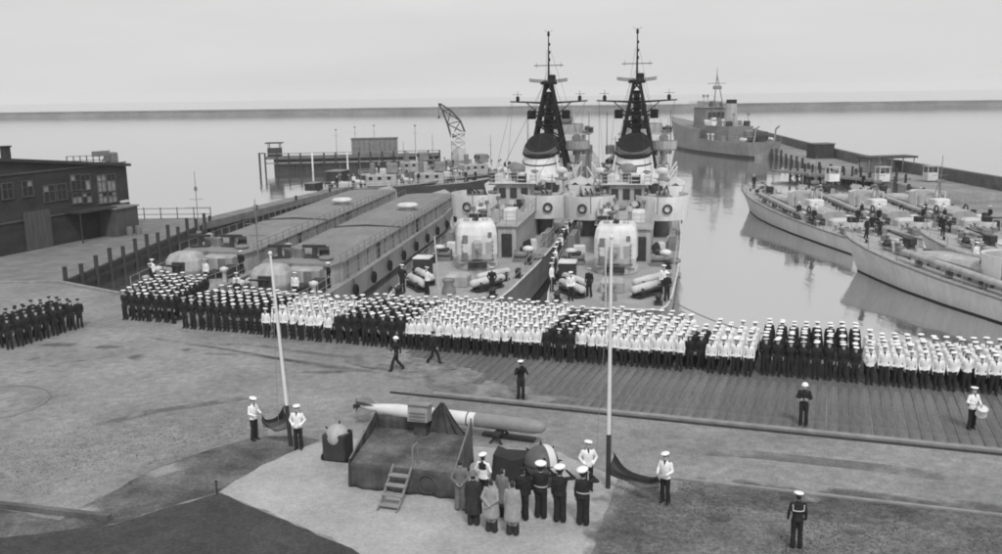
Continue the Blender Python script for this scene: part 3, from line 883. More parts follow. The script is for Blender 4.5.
        b = MB(); b.arcwall((0, 0), 2.2, R(200 if sx > 0 else 130), R(410 if sx > 0 else 340), 4.35, 6.35, .07, 16, 0, 1.15, .14); b.build('tub_shield', G_shipl, w)
        a_ = R(-78 if sx > 0 else -102)
        M_ = Matrix.Rotation(a_ + R(90), 3, 'Z') @ MX
        lifebuoy(w, (2.36 * math.cos(a_), 2.36 * 1.15 * math.sin(a_), 5.35), M_)
        g = empty('twin_gun', (0, 0, 5.2)); g.parent = w
        b = MB(); b.lathe([(.55, 0), (.5, .35), (.3, .8)], n=14); b.rbox((0, 0, 1.05), (1.0, .9, .6), .08); b.build('gun_mount', G_mid, w, (0, 0, 5.2))
        b = MB()
        for k in (-.2, .2): b.tube((k, -.3, 1.15), (k, -2.5, 1.75), .075, .045, 8); b.tube((k, -2.45, 1.74), (k, -2.7, 1.81), .075, .095, 8)
        b.build('gun_barrel', G_dark, w, (0, 0, 5.2))
        bpy.data.objects.remove(g)
        b = MB(); b.prism([(-1.3, -2), (1.3, -2), (1.3, 4), (-1.3, 4)], 4.75, 5.08); b.build('wing_platform', G_ship, w)
        for k in (-1, 1): 
            b = MB(); b.tube((k * .8, -1.6, 2.72), (k * .8, -1.6, 4.75), .07, .07, 6); b.build('wing_post', G_ship, w)
        # sloping torpedo ramp / dark panel on deck side
        b = MB(); b.box((sx * 3.95, 22.0, 3.3), (.8, 3.4, 1.1), 0, 0, (.6, 1)); b.build('raft_rack', G_mid, root)
    # director platform between tubs
    b = MB(); b.rbox((0, 30.5, 6.1), (3.0, 3.0, 1.9), .1); d2 = b.build('director_house', G_ship, root)
    b = MB(); b.prism([(-2.2, 28.6), (2.2, 28.6), (2.2, 32.4), (-2.2, 32.4)], 7.05, 7.13); b.build('platform', G_shipl, d2)
    b = MB(); b.rail([(-2.1, 32, 7.13), (-2.1, 28.7, 7.13), (2.1, 28.7, 7.13), (2.1, 32, 7.13)], .95, .8, .03, 3); b.build('railing', G_shipl, d2)
    b = MB(); b.lathe([(.5, 7.1), (.45, 7.7), (.8, 7.8), (.85, 8.4), (.4, 8.7), (.02, 8.75)], (0, 30.8, 0), 18); b.build('director', G_mid, d2)
    for x in (-1.0, 0, 1.0):
        b = MB(); b.box((x, 28.97, 6.2), (.6, .08, .9)); b.build('opening', G_dark, d2)
    # amidships house and funnel
    b = MB(); b.prism([(-3.3, 36), (3.3, 36), (3.6, 40), (3.6, 62), (-3.6, 62), (-3.6, 40)], 2.8, 5.3); mh = b.build('midship_house', G_ship, root); bevel(mh, .05)
    b = MB(); b.prism([(-3.3, 39), (3.3, 39), (3.3, 60), (-3.3, 60)], 5.3, 6.4); b.build('boiler_casing', G_shipl, mh)
    for k, x in enumerate((-2.4, -.8, .8, 2.4)):
        b = MB(); b.box((x, 35.95, 4.1), (.85, .1, 1.6 if k % 2 else .8)); b.build('opening', G_dark, mh)
    for x in (-2.3, 0.1, 2.2):
        b = MB(); b.box((x, 38.95, 5.9), (1.2, .12, .55)); b.build('opening', G_dark, mh)
    f = empty('funnel', (0, 48.5, 0)); f.parent = root
    def er(rx, ry, zc, tilt, y=0.0, n=36):
        return [(rx * math.cos(2 * math.pi * k / n), y + ry * math.sin(2 * math.pi * k / n), zc + tilt * math.sin(2 * math.pi * k / n)) for k in range(n)]
    b = MB(); b.loft([er(2.7, 4.0, 5.6, 0), er(2.3, 3.6, 6.3, 0), er(2.0, 3.1, 7.5, .25), er(1.85, 2.7, 8.6, .45)], 0, True, True); b.build('funnel_casing', G_shipl, f)
    b = MB(); b.loft([er(2.02, 3.12, 7.5, .26), er(2.01, 3.07, 7.68, .28)], 0, True, False); b.build('funnel_band', G_dark, f)
    b = MB(); b.loft([er(1.92, 2.75, 8.45, .45), er(2.05, 2.9, 8.55, .45), er(2.0, 2.85, 8.8, .5), er(1.85, 2.6, 9.3, .75, .1), er(1.6, 2.2, 9.65, .9, .15), er(1.25, 1.75, 9.65, .75, .2), er(1.05, 1.45, 9.4, .6, .2)], 0, True, True); b.build('funnel_cap', G_black, f)
    b = MB()
    for k in range(5):
        zz = [p for p in er(2.0 - .06 * k, 2.8 - .09 * k, 8.95 + .13 * k, .62 + .05 * k, .08)]
        b.path([Vector(p) * 1.0 for p in zz[20:35]], .035, 5)
    b.build('cap_rib', G_mid, f)
    for sx in (-1, 1):
        b = MB(); b.tube((sx * 2.3, -2.2, 5.6), (sx * 1.85, -1.9, 8.4), .1, .08, 8); b.build('steam_pipe', G_shipl, f)
    # lattice mast
    ms = empty('lattice_mast', (0, 55.5, -.75)); ms.parent = root
    b = MB()
    def leg(sx, sy, z):
        t = (z - 5.3) / (17.0 - 5.3)
        return Vector((sx * (2.5 * (1 - t) + .28 * t), sy * (2.1 * (1 - t) + .28 * t), z))
    for sx in (-1, 1):
        for sy in (-1, 1): b.tube(leg(sx, sy, 5.3), leg(sx, sy, 17.0), .26, .17, 8)
    b.build('mast_leg', G_black, ms)
    b = MB(); lv = [6.5, 8.6, 10.4, 12.0, 13.4, 14.6, 15.7, 16.8]
    for z0, z1 in zip(lv[:-1], lv[1:]):
        for q in (((-1, -1), (1, -1)), ((1, -1), (1, 1)), ((1, 1), (-1, 1)), ((-1, 1), (-1, -1))):
            b.tube(leg(*q[0], z0), leg(*q[1], z1), .1, .1, 5); b.tube(leg(*q[1], z0), leg(*q[0], z1), .1, .1, 5)
            b.tube(leg(*q[0], z0), leg(*q[1], z0), .11, .11, 5)
    b.box((0, 0, 11.2), (1.0, 1.0, 4.2)); b.box((0, 0, 14.3), (.7, .7, 2.6)); b.build('lattice_brace', G_black, ms)
    b = MB(); b.box((0, 0, 13.05), (4.2, 1.9, .16)); b.rail([(-2.1, -.9, 13.1), (2.1, -.9, 13.1)], .8, .7, .035)
    for sx in (-1, 1): b.rbox((sx * 2.0, 0, 13.2), (.9, 1.2, 1.0), .1)
    b.build('mast_platform', G_black, ms)
    b = MB()
    for sx in (-1, 1):
        b.tube((0, -.2, 14.5), (sx * 4.5, -.2, 14.72), .13, .07, 8); b.tube((sx * 1.0, -.2, 13.2), (sx * 2.6, -.2, 14.6), .06, .06, 6)
        b.lathe([(.15, 0), (.22, .3), (.18, .62), (.02, .7)], (sx * 3.6, -.2, 14.65), 10)
        b.path([(sx * 3.1, -.2, 15.5), (sx * 4.2, -.2, 15.5)], .03, 4); b.path([(sx * 3.6, -.2, 15.2), (sx * 3.6, -.2, 15.9)], .03, 4)
    b.build('yard', G_black, ms)
    b = MB(); b.lathe([(.9, 16.6), (1.0, 16.75), (.8, 17.0)], n=16); b.rbox((.35, -.1, 17.35), (.9, .7, .7), .1)
    b.build('radar_platform', G_black, ms)
    b = MB()
    n = 14
    for k in range(n):
        t0, t1 = -1 + 2 * k / n, -1 + 2 * (k + 1) / n
        z = lambda t: 16.95 + .18 * t * t
        for dz in (-.14, .0, .14): b.tube((t0 * 2.2, -.45 + .3 * t0 * t0, z(t0) + dz), (t1 * 2.2, -.45 + .3 * t1 * t1, z(t1) + dz), .055, .055, 4)
        b.tube((t0 * 2.2, -.45 + .3 * t0 * t0, z(t0) - .15), (t0 * 2.2, -.45 + .3 * t0 * t0, z(t0) + .15), .04, .04, 4)
    b.build('radar_antenna', G_dark, ms)
    b = MB(); b.tube((0, 0, 17.0), (0, 0, 22.6), .13, .05, 8); b.tube((-1.7, 0, 18.75), (1.7, 0, 18.75), .045, .045, 5); b.lathe([(.12, 22.0), (.16, 22.15), (.1, 22.5)], n=8)
    for sx in (-1, 1): b.tube((sx * .5, 0, 22.75), (0, 0, 22.3), .02, .02, 4); b.tube((sx * 1.4, 0, 18.5), (sx * 1.4, 0, 19.1), .025, .025, 4)
    for z in (19.4, 20.2, 21.1): b.box((0.08, 0, z), (.22, .22, .3))
    b.build('topmast', G_black, ms)
    b = MB()
    for sx in (-1, 1):
        b.tube((sx * 4.2, -.2, 14.7), (sx * 3.6, -9, 6.2), .018, .018, 4); b.tube((sx * .2, 0, 18), (sx * 1.9, 0.2, 13.1), .02, .02, 4)
        b.tube((sx * 2.4, -.2, 14.6), (sx * 3.2, 6, 8.5), .018, .018, 4)
    for sx in (-1, 1):
        b.tube((sx * .3, 0, 17.2), (sx * 1.6, -24.5, 8.4), .02, .02, 4); b.tube((sx * 4.3, -.2, 14.7), (sx * 1.9, -26, 8.0), .016, .016, 4); b.tube((sx * .2, 0, 20.5), (sx * 2.2, 12, 10.5), .016, .016, 4)
    b.build('rigging', G_dark, ms)
    for z, x, y in ((9.6, 1.4, -1.6), (10.2, -1.5, -1.5), (11.9, .9, -1.2), (12.2, -1.0, -1.1), (14.0, .7, -.7)):
        b = MB(); b.rbox((x, y, z), (.8, .5, .7), .06); b.tube((x, y, z + .3), (x, y, z + 1.0), .05, .05, 5); b.build('mast_fitting', G_black, ms)
    # boats in davits
    for sx in (-1, 1):
        bt = empty('ship_boat', (sx * 4.35, 45.0, 4.9)); bt.parent = root
        b = MB(); bs = [(-3.2, .75, .75, .6, 0), (-1.5, 1.0, .7, .8, 0), (1, 1.0, .75, .8, 0), (2.6, .6, .9, .35, 0), (3.4, .04, 1.05, .03, -.3)]
        hull_mesh(b, bs, 0, 0, 0, boot=.1, draft=.35); b.build('boat_hull', G_white, bt)
        b = MB(); b.loft([[(-q[1] * k, q[0], q[2] + (.28 if k == 0 else 0.02)) for k in (1, .5, 0, -.5, -1)] for q in bs], 0, True, False, False); b.build('boat_cover', G_canvas, bt)
        for yy in (41.9, 48.1):
            b = MB(); b.tube((sx * 3.1, yy, 5.3), (sx * 4.5, yy, 7.6), .09, .07, 8); b.tube((sx * 4.6, yy, 2.9), (sx * 3.4, yy, 7.3), .09, .08, 8); b.tube((sx * 4.5, yy, 7.6), (sx * 4.4, yy, 5.7), .03, .03, 5)
            b.build('davit', G_shipl, root)
        # rafts, boxes and torpedo tubes along the side
        for yy, hh in ((37.2, 3.4), (38.9, 3.6)):
            b = MB(); b.torus((sx * 4.7, yy, hh), .75, .2, 18, 8, 0, Matrix.Rotation(R(80 * sx), 3, 'Y'), .6); b.build('life_raft', G_mid, root)
        b = MB(); b.tube((sx * 4.6, 52.5, 3.9), (sx * 4.9, 60.0, 4.0), .33, .33, 12); b.tube((sx * 4.6, 52.4, 3.9), (sx * 4.6, 53.0, 3.9), .38, .38, 12); b.build('torpedo_tube', G_ship, root)
        b = MB(); b.rbox((sx * 3.2, 52.5, 6.1), (1.2, 2.2, 1.6), .1); b.build('locker', G_ship, root)
        b = MB(); b.lathe([(.3, 5.3), (.3, 6.9), (.55, 7.0), (.55, 7.4), (.3, 7.55), (.02, 7.6)], (sx * 3.0, 40.8, 0), 14); b.build('vent', G_shipl, root)
        # searchlight platform and second gun tub by the mast
        if sx < 0: continue
        b = MB(); b.tube((sx * 3.1, 57.5, 5.2), (sx * 3.1, 57.5, 8.2), .3, .26, 10); b.lathe([(1.3, 8.2), (1.5, 8.4)], (sx * 3.1, 57.5, 0), 18); b.arcwall((sx * 3.1, 57.5), 1.5, 0, R(360), 8.4, 9.3, .06, 20); b.build('searchlight_tub', G_ship, root)
        b = MB(); b.tube((sx * 3.1, 57.2, 9.5), (sx * 3.1, 56.6, 9.65), .5, .55, 14); b.tube((sx * 3.1, 57.2, 8.4), (sx * 3.1, 57.2, 9.4), .12, .12, 8); b.build('searchlight', G_mid, root)
    # bridge
    br = empty('bridge', (0, 0, 0)); br.parent = root
    b = MB(); b.prism([(-3.3, 63), (3.6, 63), (3.6, 74), (2.5, 76.5), (-2.5, 76.5), (-3.3, 74)], 3.4, 7.2); b.build('bridge_house', G_ship, br)
    b = MB(); b.prism([(-2.4, 65), (2.9, 65), (2.9, 73), (1.9, 75), (-1.9, 75), (-2.4, 73)], 7.2, 9.6); b.build('wheelhouse', G_shipl, br)
    b = MB(); b.prism([(-2.6, 66), (3.9, 66), (3.9, 71), (-2.6, 71)], 9.6, 9.75); b.arcwall((.5, 69), 2.4, 0, R(360), 9.75, 10.9, .08, 24); b.build('open_bridge', G_ship, br)
    for x in (-2.4, -1.2, 0, 1.2, 2.4):
        b = MB(); b.box((x, 64.97, 8.5), (.7, .1, .7)); b.build('window', G_glass, br)
    for x in (-3.4, -2.1, 2.1, 3.4):
        b = MB(); b.box((x, 62.97, 5.0), (.75, .1, 1.7)); b.build('door', G_mid, br)
    b = MB(); b.lathe([(.8, 9.7), (.75, 10.8), (1.2, 11), (1.3, 11.7), (.7, 12.1), (.02, 12.2)], (0, 71, 0), 16); b.build('fire_director', G_mid, br)
    for sx in (-1, 1):
        b = MB(); b.tube((sx * 3.9, 65, 7.2), (sx * 3.9, 65, 12.5), .06, .03, 6); b.build('whip_aerial', G_dark, br)
        b = MB(); b.rbox((sx * 3.6, 67, 7.75), (1.1, 1.6, 1.1), .1); b.build('flag_locker', G_mid, br)
    t2 = turret(82.5, 4.9); t2.rotation_euler = (0, 0, math.pi)
    # quarterdeck gear: canvas-covered mortar tubes, racks, bollards, hatch
    for sx, yy in ((-1, 5.6), (1, 6.1), (-1, 3.6), (1, 3.9)):
        ang = R(-34 * sx)
        M_ = Matrix.Translation((sx * 2.3, yy, 3.3)) @ Matrix.Rotation(ang, 4, 'Z')
        b = MB()
        b.lathe([(.05, -1.5), (.2, -1.46), (.24, -1.35), (.24, -.5), (.26, -.48), (.26, .4), (.24, .42), (.24, 1.3), (.16, 1.5), (.05, 1.52)], (0, 0, 0), 14, 0, 1, True, 'Y')
        o = b.build('covered_tube', G_canvas, root); o.matrix_local = M_
        b = MB()
        for q in (-.9, .9): b.box((0, q, -.36), (.8, .16, .36)); b.tube((-.42, q, .0), (.42, q, .0), .05, .05, 6)
        b.box((0, 0, -.48), (.7, 2.4, .1)); b.box((.3, 0, -.2), (.08, 2.2, .08)); b.box((-.3, 0, -.2), (.08, 2.2, .08))
        o2 = b.build('tube_cradle', G_dark, o)
    b = MB(); b.rbox((0.1, 5.1, 3.1), (1.5, 1.5, .75), .12); b.build('hatch', G_ship, root)
    b = MB(); b.lathe([(.45, 2.7), (.42, 3.1), (.28, 3.3), (.4, 3.55), (.42, 3.65), (.02, 3.68)], (.1, 2.4, 0), 18); b.build('capstan', G_mid, root)
    for sx in (-1, 1):
        for yy in (1.8, 8.2, 13.2):
            b = MB()
            for q in (-.3, .3): b.lathe([(.15, 2.7), (.14, 3.1), (.2, 3.15), (.2, 3.25), (.02, 3.27)], (sx * (3.0 if yy < 3 else 3.6), yy + q, 0), 12)
            b.box((sx * (3.0 if yy < 3 else 3.6), yy, 2.74), (.5, 1.1, .07)); b.build('bollard', G_dark, root)
    b = MB(); b.rbox((-3.0, 8.0, 3.35), (1.1, 1.2, 1.25), .06); b.build('stowage_box', G_dark, root)
    b = MB(); b.rbox((-3.0, 8.0, 4.02), (1.2, 1.3, .1), .04); b.build('stowage_lid', G_shipl, root)
    b = MB(); b.tube((0, .3, 2.7), (0, -.5, 6.8), .06, .04, 8); b.build('ensign_staff', G_shipl, root)
    # many small fittings that crowd the upper decks
    rd = random.Random(11)
    protos = {}
    b = MB(); b.rbox((0, 0, .4), (.8, .5, .8), .05); protos['ready_locker'] = (b, G_shipl)
    b = MB(); b.rbox((0, 0, .3), (.5, .9, .6), .05); protos['hose_box'] = (b, G_dark)
    b = MB(); b.lathe([(.16, 0), (.16, .7), (.34, .78), (.34, .95), (.02, 1.02)], n=10); protos['mushroom_vent'] = (b, G_mid)
    b = MB(); b.tube((-.4, 0, .45), (.4, 0, .45), .2, .2, 10); b.tube((-.42, 0, .45), (-.38, 0, .45), .36, .36, 12); b.tube((.38, 0, .45), (.42, 0, .45), .36, .36, 12); b.box((0, 0, .1), (.9, .3, .2)); protos['cable_reel'] = (b, G_dark)
    b = MB(); b.tube((0, 0, 0), (0, 0, .85), .06, .05, 6); b.rbox((0, 0, .95), (.3, .36, .34), .05); protos['signal_lamp'] = (b, G_mid)
    b = MB(); b.tube((0, 0, 0), (0, 0, .7), .15, .15, 10); b.tube((0, 0, .7), (0, -.1, .88), .15, .17, 10); b.tube((0, -.1, .88), (0, -.3, .95), .17, .24, 10); protos['cowl_vent'] = (b, G_ship)
    b = MB(); b.torus((0, 0, .16), .5, .15, 16, 8, 0, None, 1.0); protos['life_raft'] = (b, G_mid)
    meshes = {}
    for nm, (bb, mm) in protos.items():
        o = bb.build(nm, mm); meshes[nm] = o.data; bpy.data.objects.remove(o)
    def scatter(n, x0, x1, y0, y1, h, mirror=True):
        for _ in range(n):
            nm = rd.choice(list(meshes)); o = bpy.data.objects.new(nm, meshes[nm]); COL.objects.link(o); o.parent = root
            s = rd.choice((-1, 1)) if mirror else 1
            o.location = (s * rd.uniform(x0, x1), rd.uniform(y0, y1), h); o.rotation_euler = (0, 0, rd.uniform(-.3, .3) + rd.choice((0, 1.57)))
    scatter(14, .2, 1.7, 17.5, 27, 5.18); scatter(9, 2.6, 3.9, 15, 25, 2.73); scatter(10, .3, 2.0, 28.9, 32, 7.13); scatter(16, .3, 3.2, 36.4, 38.8, 5.3); scatter(12, 2.9, 3.4, 39, 62, 6.3); scatter(14, 1.2, 3.2, 36.6, 42, 5.3); scatter(8, .5, 2.6, 33, 35.8, 2.75)
    scatter(16, 3.75, 4.4, 33, 62, 2.9); scatter(8, 2.3, 3.4, 50, 62, 5.3); scatter(7, .6, 3.1, 63.3, 64.8, 7.2); scatter(7, 3.0, 3.4, 65, 73, 7.2, False); scatter(4, 2.9, 3.7, 66.3, 70.7, 9.75, False)
    for sx in (-1, 1):
        for zz, yy in ((4.2, 35.9), (6.2, 62.9), (3.9, 62.9)):
            b = MB()
            for k in (-.22, .22): b.tube((sx * 2.9 + k, yy, zz - 1.3), (sx * 2.9 + k, yy - .05, zz + 1.3), .03, .03, 4)
            for q in range(7): b.tube((sx * 2.9 - .22, yy - .03, zz - 1.1 + q * .36), (sx * 2.9 + .22, yy - .03, zz - 1.1 + q * .36), .02, .02, 4)
            b.build('rung_ladder', G_shipl, root)
        for (yy, hh) in ((24, 6.9), (35.2, 7.3), (59, 8.6), (63.5, 9.5)):
            b = MB(); b.tube((sx * 2.7, yy, 5.1), (sx * 2.75, yy, hh), .05, .04, 6); b.tube((sx * 2.3, yy, hh - .3), (sx * 3.2, yy, hh - .3), .03, .03, 4); b.build('stay_post', G_mid, root)
    return root

FA = R(10.0)
FFX, FFY = math.sin(FA), math.cos(FA)
FR = Vector((6.0, 52.3, WZ))
FL = Vector((-3.8, 54.8, WZ))
frig = make_frigate()
frig.location = FR; frig.rotation_euler = (0, 0, -FA)
tag(frig, 'grey frigate right of its twin, stern to the quay beside open water', 'warship', 'twin frigates moored stern to the quay')
frig2 = copy_tree(frig)
frig2.location = FL
tag(frig2, 'grey frigate left of its twin, moored next to the flat-roofed tenders', 'warship', 'twin frigates moored stern to the quay')
for c in frig2.children:
    if c.name.startswith('gun_turret') and c.location.y < 40: c.rotation_euler = (0, 0, R(14))
def on_frigate(base, x, y, h):
    return Vector((base.x + x * FFY + y * FFX, base.y - x * FFX + y * FFY, WZ + h))

# ------------------------------------------------------------------ flat-roofed tenders
def make_tender():
    root = empty('tender')
    st = [(0, 2.2, 2.0, 1.8, .4), (1.0, 2.8, 2.0, 2.4, .2), (4, 3.1, 2.0, 2.9, 0), (12, 3.3, 2.0, 3.1, 0), (45, 3.3, 2.1, 3.1, 0), (54, 2.9, 2.4, 2.1, 0), (59, 1.5, 2.9, .6, -.5), (61.5, .05, 3.2, .04, -1.5)]
    b = MB(); hull_mesh(b, st, boot=.3, draft=1.0); b.build('hull', [G_hull, G_deck, G_boot], root)
    deck_mesh(st).build('deck', G_deck, root)
    edge_rail(st, .12, step=1.7, y1=55).build('railing', G_ship, root)
    b = MB(); b.prism([(-2.5, 8.2), (2.5, 8.2), (2.85, 10), (2.9, 53.2), (-2.9, 53.2), (-2.85, 10)], 2.0, 3.42); dh = b.build('deckhouse', G_ship, root)
    b = MB()
    def rf(y, w): return [(-w, y, 3.36), (-w, y, 3.46), (-w * .6, y, 3.56), (0, y, 3.60), (w * .6, y, 3.56), (w, y, 3.46), (w, y, 3.36)]
    b.loft([rf(8.0, 2.6), rf(10, 3.05), rf(32, 3.08), rf(53.4, 3.05)], 0, False, True); rfo = b.build('roof', G_roof, root)
    for yy in (26.0,):
        b = MB(); b.path([(-3.0, yy, 3.52), (-1.5, yy + .2, 3.62), (0, yy + .3, 3.68), (1.5, yy + .2, 3.62), (3.05, yy + .4, 3.5)], .07, 6); b.build('roof_hose', G_dark, rfo)
    b = MB(); b.rail([(2.98, 9, 3.45), (2.98, 32, 3.45), (2.98, 53, 3.45)], .6, 1.5, .03, 2); b.rail([(-2.98, 9, 3.45), (-2.98, 53, 3.45)], .6, 1.5, .03, 1); b.build('roof_rail', G_mid, rfo)
    b = MB(); b.lathe([(.7, 3.5), (.7, 3.85), (1.05, 3.9), (1.1, 4.1), (.8, 4.25), (.02, 4.32)], (.9, 38.0, 0), 22); b.build('mushroom_vent', G_shipl, rfo)
    for k in range(16):
        for sx in (-1, 1):
            b = MB(); b.box((sx * 2.92, 11.0 + k * 2.6, 2.7), (.09, .12, 1.3)); b.build('wall_rib', G_mid, dh)
    for sx in (-1, 1):
        for yy in (19.2, 33.4):
            b = MB(); b.box((sx * 2.92, yy, 2.7), (.08, .8, 1.2)); b.build('side_door', G_dark, dh)
    for x in (-1.9, .7):
        b = MB(); b.tube((x, 10.2, 3.5), (x, 10.2, 4.4), .2, .16, 8); b.box((x, 10.2, 4.45), (1.7, .26, .2)); b.box((x, 10.2, 3.62), (1.5, .5, .12)); b.build('winch_post', G_dark, root)
    b = MB(); b.rbox((0, 7.5, 2.7), (4.2, 1.3, 1.4), .12); b.build('companion', G_ship, root)
    b = MB(); b.rbox((-.9, 7.5, 3.55), (1.4, .9, .4), .08); b.build('skylight', G_mid, root)
    for x in (-1.3, 0, 1.3):
        b = MB(); b.box((x, 6.83, 2.7), (.55, .08, 1.1)); b.build('companion_door', G_mid, root)
    g = empty('gun_mount', (-.4, 4.5, 2.0)); g.parent = root
    b = MB(); b.lathe([(1.35, 0), (1.3, .3), (1.0, .5)], n=20); b.build('mount_ring', G_mid, g)
    b = MB(); b.loft([[(x * w, .2 + y * d, z) for x, y in ((-.7, -1), (.7, -1), (1, -.6), (1, .7), (.7, 1), (-.7, 1), (-1, .7), (-1, -.6))] for z, w, d in ((.45, 1.1, 1.0), (.9, 1.32, 1.15), (1.6, 1.25, 1.05), (2.0, 1.0, .8), (2.12, .7, .55))], 0, False, True); bevel(b.build('gun_shield', G_ship, g), .12, 2)
    for k in (-.22, .22):
        b = MB(); b.tube((k, -.9, 1.25), (k, -3.1, 1.75), .08, .05, 8); b.build('gun_barrel', G_dark, g)
    b = MB(); b.box((0, -.98, 1.2), (.9, .2, .7)); b.build('gun_slot', G_dark, g)
    for sx in (-1, 1):
        b = MB(); b.rbox((sx * 2.3, 6.2, 2.45), (.9, .9, .9), .08); b.build('locker', G_dark if sx > 0 else G_shipl, root)
        b = MB(); b.lathe([(.16, 2.0), (.15, 2.7), (.3, 2.8), (.3, 3.0), (.02, 3.1)], (sx * 2.5, 4.6, 0), 12); b.build('vent', G_shipl, root)
        b = MB(); b.lathe([(.12, 2.0), (.12, 2.35), (.18, 2.4), (.02, 2.42)], (sx * 2.2, 1.4, 0), 10); b.build('bollard', G_dark, root)
    for k in range(10):
        for sx in (-1, 1):
            b = MB(); b.torus((sx * 3.45, 6 + k * 4.9, 1.1), .34, .14, 14, 7, 0, MY); b.tube((sx * 3.35, 6 + k * 4.9, 1.4), (sx * 3.25, 6 + k * 4.9, 2.0), .025, .025, 4); b.build('tyre_fender', G_black, root)
    rd = random.Random(5)
    for k in range(22):
        sx = rd.choice((-1, 1)); b = MB()
        t_ = k % 4
        if t_ == 0: b.rbox((0, 0, .35), (.7, .5, .7), .05)
        elif t_ == 1: b.lathe([(.14, 0), (.14, .6), (.3, .68), (.3, .82), (.02, .9)], n=10)
        elif t_ == 2: b.tube((-.35, 0, .4), (.35, 0, .4), .24, .24, 10); b.box((0, 0, .1), (.7, .3, .2))
        else: b.torus((0, 0, .13), .42, .12, 14, 7)
        o = b.build(('ready_locker', 'mushroom_vent', 'cable_reel', 'rope_coil')[t_], (G_mid, G_ship, G_dark, G_rope)[t_], root)
        o.location = (sx * rd.uniform(.9, 2.4), rd.uniform(.9, 2.6) if k % 2 else rd.uniform(5.6, 6.6), 2.0) if k < 15 else (rd.uniform(-1.9, 1.9), rd.uniform(8.6, 11.8), 3.56)
        o.rotation_euler = (0, 0, rd.uniform(-.5, .5))
    # signal mast
    b = MB(); b.tube((-2.2, 7.0, 2.0), (-2.2, 7.0, 8.2), .07, .03, 8); b.tube((-3.0, 7.0, 6.5), (-1.4, 7.0, 6.5), .03, .03, 6); b.tube((-2.7, 7.0, 5.7), (-1.7, 7.0, 5.7), .03, .03, 6)
    b.lathe([(.1, 7.5), (.13, 7.7), (.05, 7.85)], (-2.2, 7.0, 0), 8); b.build('signal_mast', G_mid, root)
    return root

TA = R(8)
pa, pb = at(373, 190, 1.9), at(431, 194, 1.9)
td = make_tender()
def tender_place(o, far, label):
    L = 53.4
    o.location = (far.x - math.sin(TA) * L, far.y - math.cos(TA) * L, WZ); o.rotation_euler = (0, 0, -TA)
    tag(o, label, 'boat', 'flat-roofed tenders')
tender_place(td, pb, 'long flat-roofed grey tender moored next to the left-hand frigate')
td2 = copy_tree(td)
tender_place(td2, pa, 'long flat-roofed grey tender lying nearest the pier and jetty')
for c in list(td2.children):
    if c.name.startswith('signal_mast'): bpy.data.objects.remove(c)

